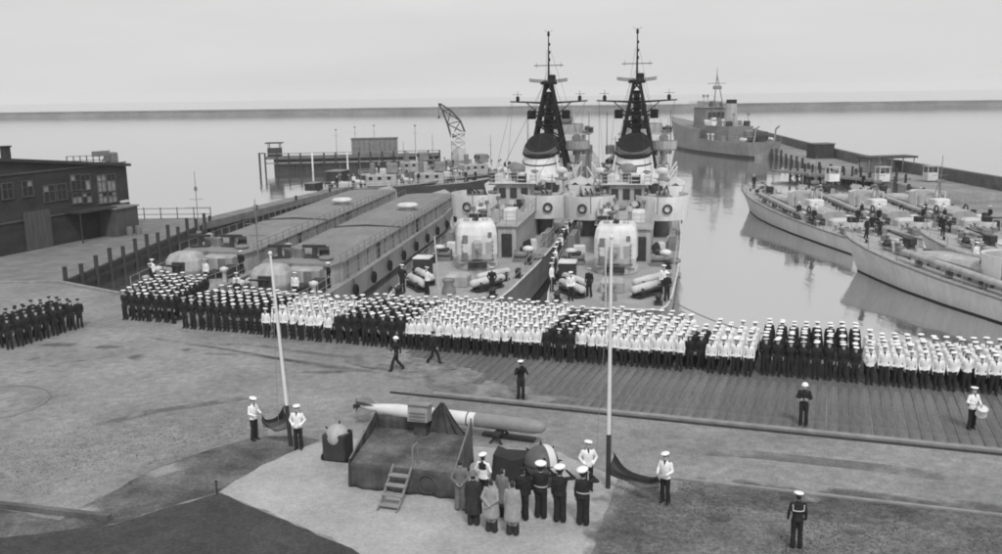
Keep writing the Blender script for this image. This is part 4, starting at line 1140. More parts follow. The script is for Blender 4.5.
# ------------------------------------------------------------------ fast torpedo boats
def make_torpedo_boat():
    root = empty('torpedo_boat')
    st = [(0, 2.5, 1.45, 2.3, 0), (6, 2.75, 1.5, 2.5, 0), (14, 2.95, 1.65, 2.6, 0), (20, 2.95, 1.9, 2.4, 0), (25, 2.75, 2.2, 1.9, 0), (29, 2.3, 2.5, 1.2, -.1), (32, 1.6, 2.75, .62, -.5), (34, .85, 2.9, .25, -1.1), (35, .12, 3.0, .05, -1.9)]
    b = MB(); hull_mesh(b, st, boot=.12, draft=.9); b.build('hull', [G_hullpale, G_decklt, G_boot], root)
    deck_mesh(st).build('deck', G_decklt, root)
    b = MB()
    for s in (1, -1):
        for p, q in zip(st[:-1], st[1:]): b.tube((s * p[1], p[0], p[2] - .02), (s * q[1], q[0], q[2] - .02), .09, .09, 6)
    b.build('rubbing_strake', G_mid, root)
    edge_rail(st, .12, step=1.8, h=.75, y1=33, r=.02).build('railing', G_ship, root)
    # raised side tubes (torpedo tubes fair along each side of the fore deck)
    for s in (-1, 1):
        t = empty('torpedo_tube', (0, 0, 0)); t.parent = root
        b = MB(); p0, p1 = Vector((s * 2.25, 12.0, 2.2)), Vector((s * 1.95, 25.0, 2.95)); b.tube(p0, p1, .25, .25, 16); b.tube(p1, p1 + (p1 - p0).normalized() * .35, .25, .12, 16); b.build('tube_body', G_ship, t)
        for k in range(12):
            q = p0.lerp(p1, (k + .6) / 12.5); b = MB(); b.box((q.x + s * .27, q.y, q.z - .24), (.14, .22, .2)); b.build('tube_bracket', G_dark, t)
        for k in range(4):
            q = p0.lerp(p1, (k + .5) / 4); b = MB(); b.box((q.x, q.y, q.z - .5), (.5, .25, .5)); b.build('tube_cradle', G_mid, t)
    # trunk cabin and bridge
    b = MB(); b.loft([[(x * w, y, z) for x, z in ((-1, 1.55), (-.95, 2.5 + dz), (-.55, 2.75 + dz), (.55, 2.75 + dz), (.95, 2.5 + dz), (1, 1.55))] for y, w, dz in ((9.5, 1.25, 0), (13.5, 1.45, .1), (19, 1.4, .3), (23.5, 1.2, .35), (25.8, .7, .05))], 0, False, True); b.build('trunk_cabin', G_ship, root)
    br = empty('bridge', (0, 0, 0)); br.parent = root
    b = MB(); b.arcwall((0, 16.8), 1.65, R(-20), R(200), 2.5, 4.0, .08, 16, 0, 1.25, .08); b.build('bridge_screen', G_white, br)
    b = MB(); b.loft([[(1.5 * w * math.cos(2 * math.pi * k / 20), 17.2 + 1.75 * w * math.sin(2 * math.pi * k / 20), z) for k in range(20)] for z, w in ((2.55, 1.05), (3.5, 1.0), (3.9, .85), (4.05, .5))], 0, True, True); b.build('wheelhouse', G_ship, br)
    for a in (40, 65, 90, 115, 140, 200, 340, 270):
        b = MB(); b.box((1.52 * math.cos(R(a)), 17.2 + 1.77 * math.sin(R(a)), 3.35), (.1, .45, .3), R(a)); b.build('window', G_glass, br)
    b = MB(); b.rbox((0, 14.3, 3.0), (1.6, 1.5, 1.0), .12); b.build('chart_house', G_shipl, br)
    b = MB(); b.tube((0, 14.6, 3.2), (0, 14.3, 8.0), .07, .03, 8); b.tube((-.8, 14.5, 5.9), (.8, 14.5, 5.9), .03, .03, 5); b.tube((.5, 15, 3), (0, 14.5, 5.5), .04, .04, 5); b.tube((-.5, 15, 3), (0, 14.5, 5.5), .04, .04, 5); b.rbox((0, 14.45, 5.3), (.9, .3, .3), .05); b.build('mast', G_mid, root)
    # guns fore and aft
    for y, h, rz in ((27.0, 2.35, 0), (5.6, 1.5, math.pi)):
        g = empty('gun_mount', (0, y, h)); g.parent = root; g.rotation_euler = (0, 0, rz)
        b = MB(); b.lathe([(1.25, 0), (1.2, .12)], n=20); b.build('gun_ring', G_mid, g)
        b = MB(); b.lathe([(.5, .1), (.4, .7), (.3, .9)], n=14); b.box((0, 0, 1.0), (.6, .9, .5)); b.build('gun_carriage', G_dark, g)
        b = MB(); b.tube((0, .3, 1.15), (0, 2.5, 1.45), .075, .045, 8); b.tube((0, 2.4, 1.44), (0, 2.65, 1.47), .08, .09, 8); b.build('gun_barrel', G_dark, g)
        b = MB(); b.arcwall((0, 0), 1.2, R(20), R(160), .1, .85, .05, 12); b.build('gun_shield', G_shipl, g)
    # deck gear aft
    for s in (-1, 1):
        b = MB(); b.rbox((s * 1.8, 9.5, 1.9), (.9, 2.2, .75), .08); b.build('locker', G_dark if s < 0 else G_shipl, root)
        b = MB(); b.lathe([(.18, 1.5), (.18, 2.1), (.36, 2.2), (.36, 2.4), (.02, 2.5)], (s * 1.9, 12.6, 0), 12); b.build('vent', G_shipl, root)
        b = MB(); b.rbox((s * 1.7, 3.0, 1.75), (.7, 1.5, .55), .06); b.build('smoke_float', G_mid, root)
        b = MB(); b.lathe([(.1, 2.5), (.1, 2.9), (.16, 2.95), (.02, 2.97)], (s * .9, 31, 0), 10); b.build('bollard', G_dark, root)
        b = MB(); b.torus((s * 1.55, 12.0, 2.7), .36, .08, 16, 8, 0, MY); b.build('lifebuoy', G_dark, root)
    b = MB(); b.rbox((0, 10.8, 2.0), (1.5, 1.6, .9), .1); b.build('engine_hatch', G_mid, root)
    b = MB(); b.rbox((0, 29.6, 2.75), (.9, .9, .35), .06); b.build('fore_hatch', G_ship, root)
    b = MB(); b.rbox((0, 7.9, 1.9), (2.2, 1.4, .8), .2); b.build('canvas_stowage', G_canvas, root)
    b = MB(); b.tube((0, 34.2, 2.95), (0, 34.6, 4.6), .035, .02, 6); b.build('jack_staff', G_mid, root)
    rd = random.Random(21)
    for k in range(42):
        t_ = k % 4; b = MB()
        if t_ == 0: b.rbox((0, 0, .25), (.6, .45, .5), .04)
        elif t_ == 1: b.lathe([(.1, 0), (.1, .45), (.22, .5), (.22, .62), (.02, .68)], n=9)
        elif t_ == 2: b.tube((-.28, 0, .3), (.28, 0, .3), .2, .2, 9); b.box((0, 0, .08), (.55, .25, .16))
        else: b.torus((0, 0, .08), .3, .07, 12, 6)
        o = b.build(('ready_locker', 'mushroom_vent', 'cable_reel', 'rope_coil')[t_], (G_mid, G_ship, G_dark, G_rope)[t_], root)
        y = rd.choice((rd.uniform(1, 9), rd.uniform(9, 14), rd.uniform(25.5, 31)))
        h = 1.5 if y < 9 else (1.6 if y < 15 else 2.35 + (y - 25) * .08)
        x = rd.uniform(1.4, 2.4) * rd.choice((-1, 1)) if y < 24 else rd.uniform(-1.1, 1.1)
        if y < 7: x = rd.uniform(-2.1, 2.1)
        o.location = (x, y, h); o.rotation_euler = (0, 0, rd.uniform(-.6, .6))
    return root
tb = make_torpedo_boat()
def boat_place(o, stern, heading, label):
    o.location = (stern[0], stern[1], WZ); o.rotation_euler = (0, 0, heading)
    tag(o, label, 'boat', 'torpedo boats moored side by side')
boat_place(tb, (38.3, 44.6), R(14.5), 'pale torpedo boat nearest the quay, bow in front of the others')
def nb(stern, hd, label):
    o = copy_tree(tb); boat_place(o, stern, hd, label); return o
nb((44.4, 45.2), R(13.5), 'torpedo boat partly out of frame behind the nearest one')
nb((34.5, 83.6), R(5), 'torpedo boat with its bow out farthest left over open water')
nb((40.7, 83.2), R(4), 'torpedo boat in the middle of the three abreast in the outer row')
nb((46.9, 82.6), R(3.5), 'torpedo boat of the outer row closest to the mole')

# ------------------------------------------------------------------ far minesweeper
G_mid2 = mat('dull_hull', 0.24, 0.65, 0.2, .5, .05, 5, stretch=(1, 1, .3), streak=.2)
def make_sweeper():
    root = empty('minesweeper')
    st = [(0, 3.0, 3.0, 2.3, .8), (1.2, 3.6, 2.9, 3.1, .4), (6, 4.1, 2.7, 3.8, 0), (18, 4.3, 2.7, 4.1, 0), (24, 4.3, 2.9, 4.0, 0), (24.1, 4.35, 4.6, 4.0, 0), (34, 4.0, 5.0, 3.2, 0), (44, 2.4, 5.8, 1.3, -.5), (50, .08, 6.6, .05, -2.5)]
    b = MB(); hull_mesh(b, st, boot=.5, draft=1.4); b.build('hull', [G_mid2, G_deck, G_boot], root)
    deck_mesh(st).build('deck', G_mid, root)
    edge_rail(st, .15, step=2.0, y1=23).build('railing', G_ship, root)
    b = MB(); b.prism([(-2.8, 12), (2.8, 12), (3.0, 30), (-3.0, 30)], 2.7, 5.4); b.build('deckhouse', G_mid, root)
    b = MB(); b.rbox((0, 28, 7.0), (4.6, 7.0, 3.5), .2); b.build('bridge_house', G_mid, root)
    b = MB(); b.rbox((0, 29, 9.4), (3.6, 3.8, 1.3), .12); b.build('wheelhouse', G_ship, root)
    b = MB(); b.prism([(-3.2, 24), (3.2, 24), (3.2, 32), (-3.2, 32)], 8.78, 8.9); b.rail([(-3.1, 32, 8.9), (-3.1, 24.1, 8.9), (3.1, 24.1, 8.9), (3.1, 32, 8.9)], 1.0, 1.0, .04, 3); b.build('bridge_platform', G_ship, root)
    for x in (-1.5, -.5, .5, 1.5):
        b = MB(); b.box((x, 24.2, 7.4), (.7, .12, .9)); b.build('window', G_glass, root)
    b = MB(); b.loft([[(1.1 * k * math.cos(2 * math.pi * j / 18), y + 1.6 * k * math.sin(2 * math.pi * j / 18), z) for j in range(18)] for z, k, y in ((5.4, 1.25, 17), (8.6, 1.0, 17), (9.6, .9, 16.9))], 0, True, True); fu = b.build('funnel', G_ship, root)
    b = MB(); b.loft([[(1.0 * k * math.cos(2 * math.pi * j / 18), 16.9 + 1.5 * k * math.sin(2 * math.pi * j / 18), z) for j in range(18)] for z, k in ((9.6, 1.0), (10.3, .98))], 0, True, True); b.build('funnel_cap', G_black, fu)
    b = MB()
    for sx, sy in ((-1, -1), (1, -1), (0, 1)): b.tube((sx * 1.2, 24.5 + sy * 1.2, 8.5), (0, 24.5, 15), .12, .1, 6)
    b.tube((0, 24.5, 14), (0, 24.5, 16.4), .12, .05, 8); b.tube((-2.2, 24.5, 13.4), (2.2, 24.5, 13.4), .07, .05, 6); b.rbox((0, 24.2, 12.6), (1.8, .8, .7), .1); b.build('mast', G_mid, root)
    b = MB(); b.lathe([(1.5, 2.7), (1.4, 3.2), (1.1, 3.4)], (0, 8.5, 0), 18); b.rbox((0, 8.5, 4.1), (1.6, 1.8, 1.4), .2); b.tube((0, 7.6, 4.3), (0, 5.0, 5.0), .1, .06, 8); b.build('gun_mount', G_mid, root)
    for sx in (-1, 1):
        b = MB(); b.path([(sx * 2.2, 1.6, 2.9), (sx * 2.2, 1.0, 5.2), (sx * 2.2, -.5, 5.8)], .16, 8); b.build('sweep_davit', G_ship, root)
        b = MB(); b.lathe([(.05, -1.5), (.35, -1.2), (.38, .9), (.15, 1.5)], (sx * 2.9, 5.0, 3.2), 12, 0, 1, True, 'Y'); b.build('sweep_float', G_shipl, root)
        b = MB(); bs = [(-2.4, .6, .6, .5, 0), (0, .85, .55, .7, 0), (1.8, .6, .7, .35, 0), (2.5, .05, .85, .03, -.2)]; hull_mesh(b, [(q[0] + 20, q[1], q[2], q[3], q[4]) for q in bs], 0, 0, 0, .1, .3); o = b.build('ship_boat', G_white, root); o.location = (sx * 3.5, 0, 5.7)
        b = MB(); b.lathe([(.3, 5.4), (.3, 6.3), (.55, 6.4), (.5, 6.8), (.02, 6.9)], (sx * 1.8, 21.5, 0), 12); b.build('vent', G_shipl, root)
        b = MB(); b.rbox((sx * 2.0, 13.5, 5.9), (1.0, 1.4, .9), .1); b.build('locker', G_dark, root)
    b = MB(); b.lathe([(1.2, 2.7), (1.2, 3.6)], (0, 3.2, 0), 16, 0, 1, True); b.tube((-1.4, 3.2, 3.9), (1.4, 3.2, 3.9), .8, .8, 16); b.build('sweep_winch', G_dark, root)
    rd = random.Random(3)
    for k in range(34):
        t_ = k % 4; b = MB()
        if t_ == 0: b.rbox((0, 0, .5), (1.0, .8, 1.0), .06)
        elif t_ == 1: b.lathe([(.2, 0), (.2, .9), (.4, 1.0), (.4, 1.2), (.02, 1.3)], n=10)
        elif t_ == 2: b.tube((-.5, 0, .6), (.5, 0, .6), .4, .4, 10); b.box((0, 0, .15), (1.0, .5, .3))
        else: b.tube((0, 0, 0), (0, 0, 2.2), .07, .05, 6); b.rbox((0, 0, 2.2), (.5, .4, .5), .05)
        o = b.build(('ready_locker', 'mushroom_vent', 'cable_reel', 'signal_lamp')[t_], (G_mid, G_shipl, G_dark, G_mid)[t_], root)
        z, y, w = rd.choice(((2.7, rd.uniform(2, 11), 3.2), (5.4, rd.uniform(12.5, 24), 2.4), (8.8, rd.uniform(25, 27), 2.2), (2.7, rd.uniform(12, 23), 3.7)))
        x = rd.uniform(-w, w)
        if w == 3.7: x = math.copysign(rd.uniform(3.2, 3.8), x)
        o.location = (x, y, z); o.rotation_euler = (0, 0, rd.uniform(-.4, .4))
    return root
sw = make_sweeper()
sw.location = (58.2, 203.0, WZ); sw.rotation_euler = (0, 0, R(14)); sw.scale = (1.1, 1.0, 1.22)
tag(sw, 'grey minesweeper with one mast lying far off beyond the frigates by the mole', 'warship')

# ------------------------------------------------------------------ warehouse on the pier
wl, wr = at(-10, 259), at(132, 230)
wd = (wr - wl); WL = wd.length; wang = math.atan2(wd.y, wd.x)
wh = empty('warehouse', (wl.x, wl.y, 0.0), wang)
tag(wh, 'dark flat-roofed warehouse with broken windows on the left pier', 'building')
H0, H1 = 8.5, 6.6                      # its roof falls towards the seaward end
# local: +X along the wall, +Y away from the camera
b = MB()
b.add([(0, 0, 0), (WL, 0, 0), (WL, 16, 0), (0, 16, 0), (0, 0, H0), (WL, 0, H1), (WL, 16, H1), (0, 16, H0)], [(0, 1, 5, 4), (1, 2, 6, 5), (2, 3, 7, 6), (3, 0, 4, 7), (4, 5, 6, 7)])
b.build('wall', G_wall, wh)
b = MB(); b.add([(-.3, -.35, H0), (WL + .35, -.35, H1 - .02), (WL + .35, 16.3, H1 - .02), (-.3, 16.3, H0), (-.3, -.35, H0 + .28), (WL + .35, -.35, H1 + .26), (WL + .35, 16.3, H1 + .26), (-.3, 16.3, H0 + .28)], [(3, 2, 1, 0), (4, 5, 6, 7), (0, 1, 5, 4), (1, 2, 6, 5), (2, 3, 7, 6), (3, 0, 4, 7)])
rf = b.build('roof', G_dark, wh)
zt = lambda x: H0 + (H1 - H0) * x / WL
b = MB(); b.box((5.7, 3, zt(5.7) + .75), (.6, .6, 1.2)); b.box((5.7, 3, zt(5.7) + 1.4), (.8, .8, .14)); b.build('chimney', G_dark, rf)
b = MB(); b.rbox((WL - .7, 1.2, H1 + .85), (.9, 1.2, 1.25), .1); b.build('water_tank', G_mid, rf)
b = MB(); b.rail([(WL - 7.5, .3, H1 + .6), (WL - 1.6, .3, H1 + .35)], .9, .9, .06, 2); b.tube((WL - 3.0, .6, H1 + .3), (WL - 1.5, .6, H1 + 1.7), .08, .08, 6); b.box((WL - 2.6, .8, H1 + 1.45), (1.5, .7, .5)); b.build('roof_railing', G_mid, rf)
G_frame = mat('window_frame', 0.09, 0.8, 0.3, 3)
G_door = mat('worn_door', 0.09, 0.85, 0.35, 1.2, stretch=(3, 1, .4))
def window(x, z, w, h, lit):
    o = MB()
    t = .08
    o.box((x, -.05, z - h / 2), (w + .16, .12, t)); o.box((x, -.05, z + h / 2), (w + .16, .12, t)); o.box((x - w / 2, -.05, z), (t, .12, h)); o.box((x + w / 2, -.05, z), (t, .12, h))
    o.box((x, -.04, z), (.05, .09, h)); o.box((x, -.04, z + h * .12), (w, .09, .05))
    f = o.build('window', G_frame, wh)
    k = 0
    for i in range(2):
        for j in range(2):
            m_ = G_pane if (lit >> k) & 1 else G_glass
            p = MB(); p.box((x + (i - .5) * w / 2, -.015, z + (-.19 if j == 0 else .31) * h), (w / 2 - .05, .03, h * (.60 if j == 0 else .36))); p.build('pane', m_, f)
            k += 1
for x, z, w, h, lit in [(7.2, 4.9, 1.3, 1.5, 0b0010), (8.7, 4.9, 1.2, 1.5, 0), (4.8, 5.6, 1.2, 1.4, 0b1000), (WL * .60, 5.6, 1.25, 1.5, 0b0010), (WL * .60, 4.1, 1.25, 1.0, 0b0101), (WL * .67, 5.5, 1.25, 1.5, 0b0100), (WL * .67, 4.0, 1.25, 1.0, 0b0110), (WL * .79, 5.2, 1.2, 1.7, 0b1111), (WL * .79, 3.75, 1.2, 1.1, 0b0111), (WL * .865, 5.15, 1.2, 1.7, 0b0101), (WL * .865, 3.7, 1.2, 1.1, 0b1101), (2.6, 5.6, 1.2, 1.4, 0)]:
    window(x, z, w, h, lit)
b = MB(); b.box((WL * .31, -.06, 1.75), (2.9, .12, 3.5)); dr = b.build('door', G_door, wh)
for x in (-1.25, 0, 1.25):
    b = MB(); b.box((WL * .31 + x * 1.15, -.14, 1.75), (.1, .06, 3.4)); b.build('door_stile', G_frame, dr)
b = MB(); b.box((WL * .64, -.9, 2.9), (5.0, 1.8, .14), 0, 0); b.tube((WL * .64 - 2.3, -1.7, 0), (WL * .64 - 2.3, -1.7, 2.85), .08, .08, 6); b.tube((WL * .64 + 2.3, -1.7, 0), (WL * .64 + 2.3, -1.7, 2.85), .08, .08, 6); b.build('canopy', G_dark, wh)
b = MB(); b.box((WL * .84, -1.0, 1.35), (3.2, 2.0, 2.7)); lt = b.build('lean_to', G_door, wh)
b = MB(); b.box((WL * .84, -1.0, 2.78), (3.5, 2.3, .14)); b.build('lean_to_roof', G_mid, lt)
b = MB(); b.box((WL * .95, -.2, 3.1), (1.0, .35, .22)); b.build('wall_lamp', G_shipl, wh)
b = MB()
for x, z in ((0, 2.7), (0, 6.7)): b.box((WL / 2, -.06, z * zt(WL / 2) / 7.2), (WL - .1, .1, .14), 0)
b.build('string_course', G_frame, wh)

# barrels and crates by the lean-to
for i, (dx, dy) in enumerate(((.2, -2.6), (1.1, -2.9))):
    p = wh.matrix_basis @ Vector((WL * .8 + dx, dy, 0))
    b = MB(); b.lathe([(.26, 0), (.31, .3), (.32, .45), (.31, .6), (.26, .9)], n=16); b.torus((0, 0, .3), .315, .015, 18, 5); b.torus((0, 0, .62), .31, .015, 18, 5)
    tag(b.build('barrel', G_mid, loc=p), ('barrel standing close to the lean-to wall', 'barrel standing a step farther right of the lean-to')[i], 'barrel', 'barrels by the warehouse')

# pier edge: fender piles, rubbing wall, fence
pe0, pe1 = Vector((-33.1, 68.9, 0)), Vector((-32.1, 99.5, 0))
for i in range(13):
    p = pe0.lerp(pe1, i / 12)
    hh = random.uniform(.7, 1.3)
    b = MB(); b.tube((.25, 0, -3.2), (.25, 0, hh), .2, .17, 9); b.lathe([(.19, hh), (.20, hh + .07), (.02, hh + .12)], (.25, 0, 0), 9)
    tag(b.build('fender_pile', G_timber, loc=p), 'timber fender pile on the pier edge, %s from the quay' % ORF[i], 'pile', 'fender piles along the pier edge')
mb = MB(); mb.box(((pe0 + pe1) / 2 + Vector((.1, 0, -1.5))), (.1, (pe1 - pe0).length, 2.9), math.atan2(-(pe1 - pe0).x, (pe1 - pe0).y)); mb.build('pier_facing', G_timber, pier)
for i in range(3):
    p, q = pe0.lerp(pe1, i / 3), pe0.lerp(pe1, (i + 1) / 3)
    b = MB(); b.box(((p + q) / 2 + Vector((.2, 0, -.7))), (.16, (q - p).length - .1, .35), math.atan2(-(q - p).x, (q - p).y)); b.build('waling', G_timber, pier)
fb = empty('pier_fence', (-42, 104.4, 0)); tag(fb, 'thin post and rail fence at the far end of the pier', 'fence')
for i in range(6):
    b = MB(); b.tube((i * 1.9, -.1 * i, 0), (i * 1.9, -.1 * i, 1.35), .06, .05, 6); b.build('fence_post', G_timber, fb)
for z in (.55, 1.2):
    b = MB(); b.tube((0, 0, z), (9.5, -.5, z), .035, .035, 5); b.build('fence_rail', G_timber, fb)

# jetty running out from the pier, dark timber side with pale deck
j0, j1 = Vector((-32.2, 99.2, 0)), at(452, 163)
jd = (j1 - j0); jl = jd.length; ja = math.atan2(-jd.x, jd.y)
jt = empty('jetty', j0, ja); tag(jt, 'long dark timber jetty slanting out behind the flat-roofed tenders', 'jetty')
b = MB(); b.box((-1.3, jl / 2, -.16), (3.0, jl, .3)); b.build('jetty_deck', G_worn, jt)
b = MB(); b.box((.26, jl / 2, -.2), (.12, jl, .75)); b.build('jetty_fascia', G_stone, jt)
for i in range(26):
    y = (i + .5) * jl / 26
    b = MB(); b.tube((.1, y, -3.0), (.1, y, .75 if i % 3 == 0 else -.5), .17, .16, 8); b.build('pile', G_timber, jt)
b = MB(); b.box((-.9, jl / 2, -1.3), (1.8, jl, 1.9)); b.build('jetty_core', G_timber, jt)
# shed blocks on the jetty
for i, (u, v, w, d_, h, nm, lb) in enumerate(((338, 184, 2.4, 3.4, 2.0, 'shed', 'small dark shed on the timber jetty'), (314, 190, 1.6, 2.6, 1.0, 'crate', 'low dark crate on the jetty left of the shed'))):
    p = at(u, v, 0)
    r_ = empty(nm, (p.x, p.y, 0), ja); tag(r_, lb, nm)
    b = MB(); b.box((0, 0, h / 2), (w, d_, h)); b.build('box_wall', G_timber, r_)
    b = MB(); b.box((0, 0, h + .05), (w + .2, d_ + .2, .1)); b.build('lid', G_mid, r_)
# small signal masts by the pier
for u, v, hh, lb in ((199, 233, 6.2, 'thin signal mast with crossarms at the pier end'), ):
    p = at(u, v, 0)
    b = MB(); b.tube((0, 0, 0), (0, 0, hh), .06, .03, 6); b.tube((-.7, 0, hh * .55), (.7, 0, hh * .55), .025, .025, 5); b.tube((-1.2, 0, hh * .42), (1.2, 0, hh * .42), .02, .02, 5); b.box((0, 0, hh * .72), (.25, .2, .4)); b.box((0, 0, .1), (.4, .4, .2))
    tag(b.build('signal_mast', G_mid, loc=p), lb, 'mast')

# far pier with lookout hut
fp0, fp1 = at(266, 172, WZ), at(440, 168, WZ)
fa = math.atan2((fp1 - fp0).y, (fp1 - fp0).x); fl = (fp1 - fp0).length
fpier = empty('far_pier', (fp0.x, fp0.y, 0), fa); tag(fpier, 'long low dark pier across the water in the background', 'pier')
b = MB(); b.box((fl / 2, 1.8, 1.1), (fl, 3.6, .5)); b.build('pier_deck', G_stone, fpier)
b = MB(); b.box((fl / 2 + .8, 2.0, -.4), (fl - 1.6, 3.0, 2.4)); b.build('pier_core', G_timber, fpier)
b = MB(); b.box((fl / 2, -.06, 2.0), (fl, .1, .16)); b.box((fl / 2, -.06, .1), (fl, .14, .25)); b.build('pier_rail', G_mid, fpier)
for i in range(16):
    x = i * fl / 15
    b = MB(); b.tube((x, -.15, -3), (x, -.15, 2.05), .18, .16, 8); b.build('pile', G_shipl if i in (4, 7, 13) else G_timber, fpier)
hut = empty('lookout_hut', (fp0.x + .4, fp0.y, 1.35), fa); tag(hut, 'small dark lookout hut at the left end of the far pier', 'hut')
b = MB(); b.box((1.4, 1.4, .85), (2.6, 2.4, 1.7)); b.build('hut_wall', G_timber, hut)
b = MB(); b.box((1.4, 1.4, 2.75), (3.4, 3.0, .18)); b.build('hut_roof', G_dark, hut)
for x, y in ((.3, .3), (2.5, .3), (.3, 2.5), (2.5, 2.5)):
    b = MB(); b.tube((x, y, 1.6), (x, y, 2.7), .08, .08, 6); b.build('hut_post', G_timber, hut)
p = fp0
b = MB(); b.tube((-.6, .6, -3), (-.6, .6, 2.2), .2, .2, 8); b.tube((-.6, .6, 2.1), (.6, .6, 2.1), .1, .1, 6)
tag(b.build('mooring_dolphin', G_timber, loc=(fp0.x - .6, fp0.y, 0), rz=fa), 'lone mooring post just left of the lookout hut', 'post')
pb_ = at(352, 158, 0.6); pc_ = at(398, 157, .6)
blk = empty('pier_building', (pb_.x, pb_.y, 1.35), math.atan2((pc_ - pb_).y, (pc_ - pb_).x)); bw_ = (pc_ - pb_).length
tag(blk, 'grey boxlike building standing on the far pier', 'building')
b = MB(); b.box((bw_ / 2, 2, 1.5), (bw_, 4, 3.0)); b.build('wall', G_mid, blk)
b = MB(); b.box((bw_ / 2, 2, 3.08), (bw_ + .3, 4.3, .16)); b.build('roof', G_stone, blk)
for i in range(9):
    b = MB(); b.box(((i + .5) * bw_ / 9, -.04, 1.6), (.14, .08, 2.6)); b.build('wall_rib', G_stone, blk)
for i, (u, v, hh) in enumerate(((337, 157, 5.4), (356, 156, 5.8), (375, 157, 6.2), (416, 162, 6.6))):
    p = at(u, v, .9)
    b = MB(); b.tube((0, 0, 0), (0, 0, hh), .07, .04, 6); b.lathe([(.15, hh), (.28, hh + .1), (.06, hh + .28)], n=8); b.tube((-.5, 0, hh * .8), (.5, 0, hh * .8), .03, .03, 4)
    tag(b.build('lamp_post', G_mid, loc=p), 'thin lamp post on the far pier, %s from left' % ORF[i], 'lamp post', 'lamp posts on the far pier')

# harbour crane with a bent lattice jib
cp = at(458, 163, -0.5)
cr = empty('harbour_crane', (cp.x, cp.y, -.9)); tag(cr, 'pale harbour crane with a dark lattice jib leaning left', 'crane')
b = MB(); b.box((0, 0, .35), (5.5, 4, 1.3)); b.build('crane_base', G_mid, cr)
b = MB(); b.rbox((.4, 0, 2.2), (2.6, 2.4, 2.4), .15); b.build('crane_cab', G_ship, cr)
b = MB()
tw = [(1.0, -1.5, 1.6), (3.0, -1.35, 1.75), (5.0, -1.15, 1.8), (6.6, -1.1, 1.65)]
for yy in (-1.0, 1.0):
    for (z0, l0, r0), (z1, l1, r1) in zip(tw[:-1], tw[1:]):
        b.tube((l0, yy, z0), (l1, yy, z1), .14, .14, 6); b.tube((r0, yy, z0), (r1, yy, z1), .14, .14, 6)
        b.tube((l0, yy, z0), (r1, yy, z1), .1, .1, 5); b.tube((r0, yy, z0), (l1, yy, z1), .1, .1, 5); b.tube((l1, yy, z1), (r1, yy, z1), .1, .1, 5)
b.build('crane_tower', G_shipl, cr)
b = MB(); b.prism([(-1.1, -.6), (1.5, -.6), (1.5, .6), (-1.1, .6)], 1.4, 7.0); b.build('machinery_house', G_shipl, cr)
b = MB()
A = [Vector((-1.2, -.7, 5.6)), Vector((-1.9, -.5, 8.2)), Vector((-2.9, -.3, 11.0)), Vector((-3.6, 0, 12.3))]
Bq = [Vector((1.6, -.7, 6.4)), Vector((.7, -.5, 8.8)), Vector((-1.2, -.3, 10.9)), Vector((-3.4, 0, 12.3))]
for yy in (0, 1.2):
    a_ = [p + Vector((0, yy * (1 - i * .3), 0)) for i, p in enumerate(A)]; b_ = [p + Vector((0, yy * (1 - i * .3), 0)) for i, p in enumerate(Bq)]
    b.path(a_, .16, 6); b.path(b_, .16, 6)
    for i in range(3): b.tube(a_[i], b_[i + 1], .09, .09, 5); b.tube(b_[i], a_[i + 1], .09, .09, 5); b.tube(a_[i], b_[i], .09, .09, 5)
b.build('jib', G_dark, cr)
b = MB(); b.tube((-3.6, 0, 12.3), (-3.6, 0, 9.8), .05, .05, 5); b.rbox((-3.6, 0, 9.6), (.4, .3, .5), .06); b.build('hoist_hook', G_dark, cr)

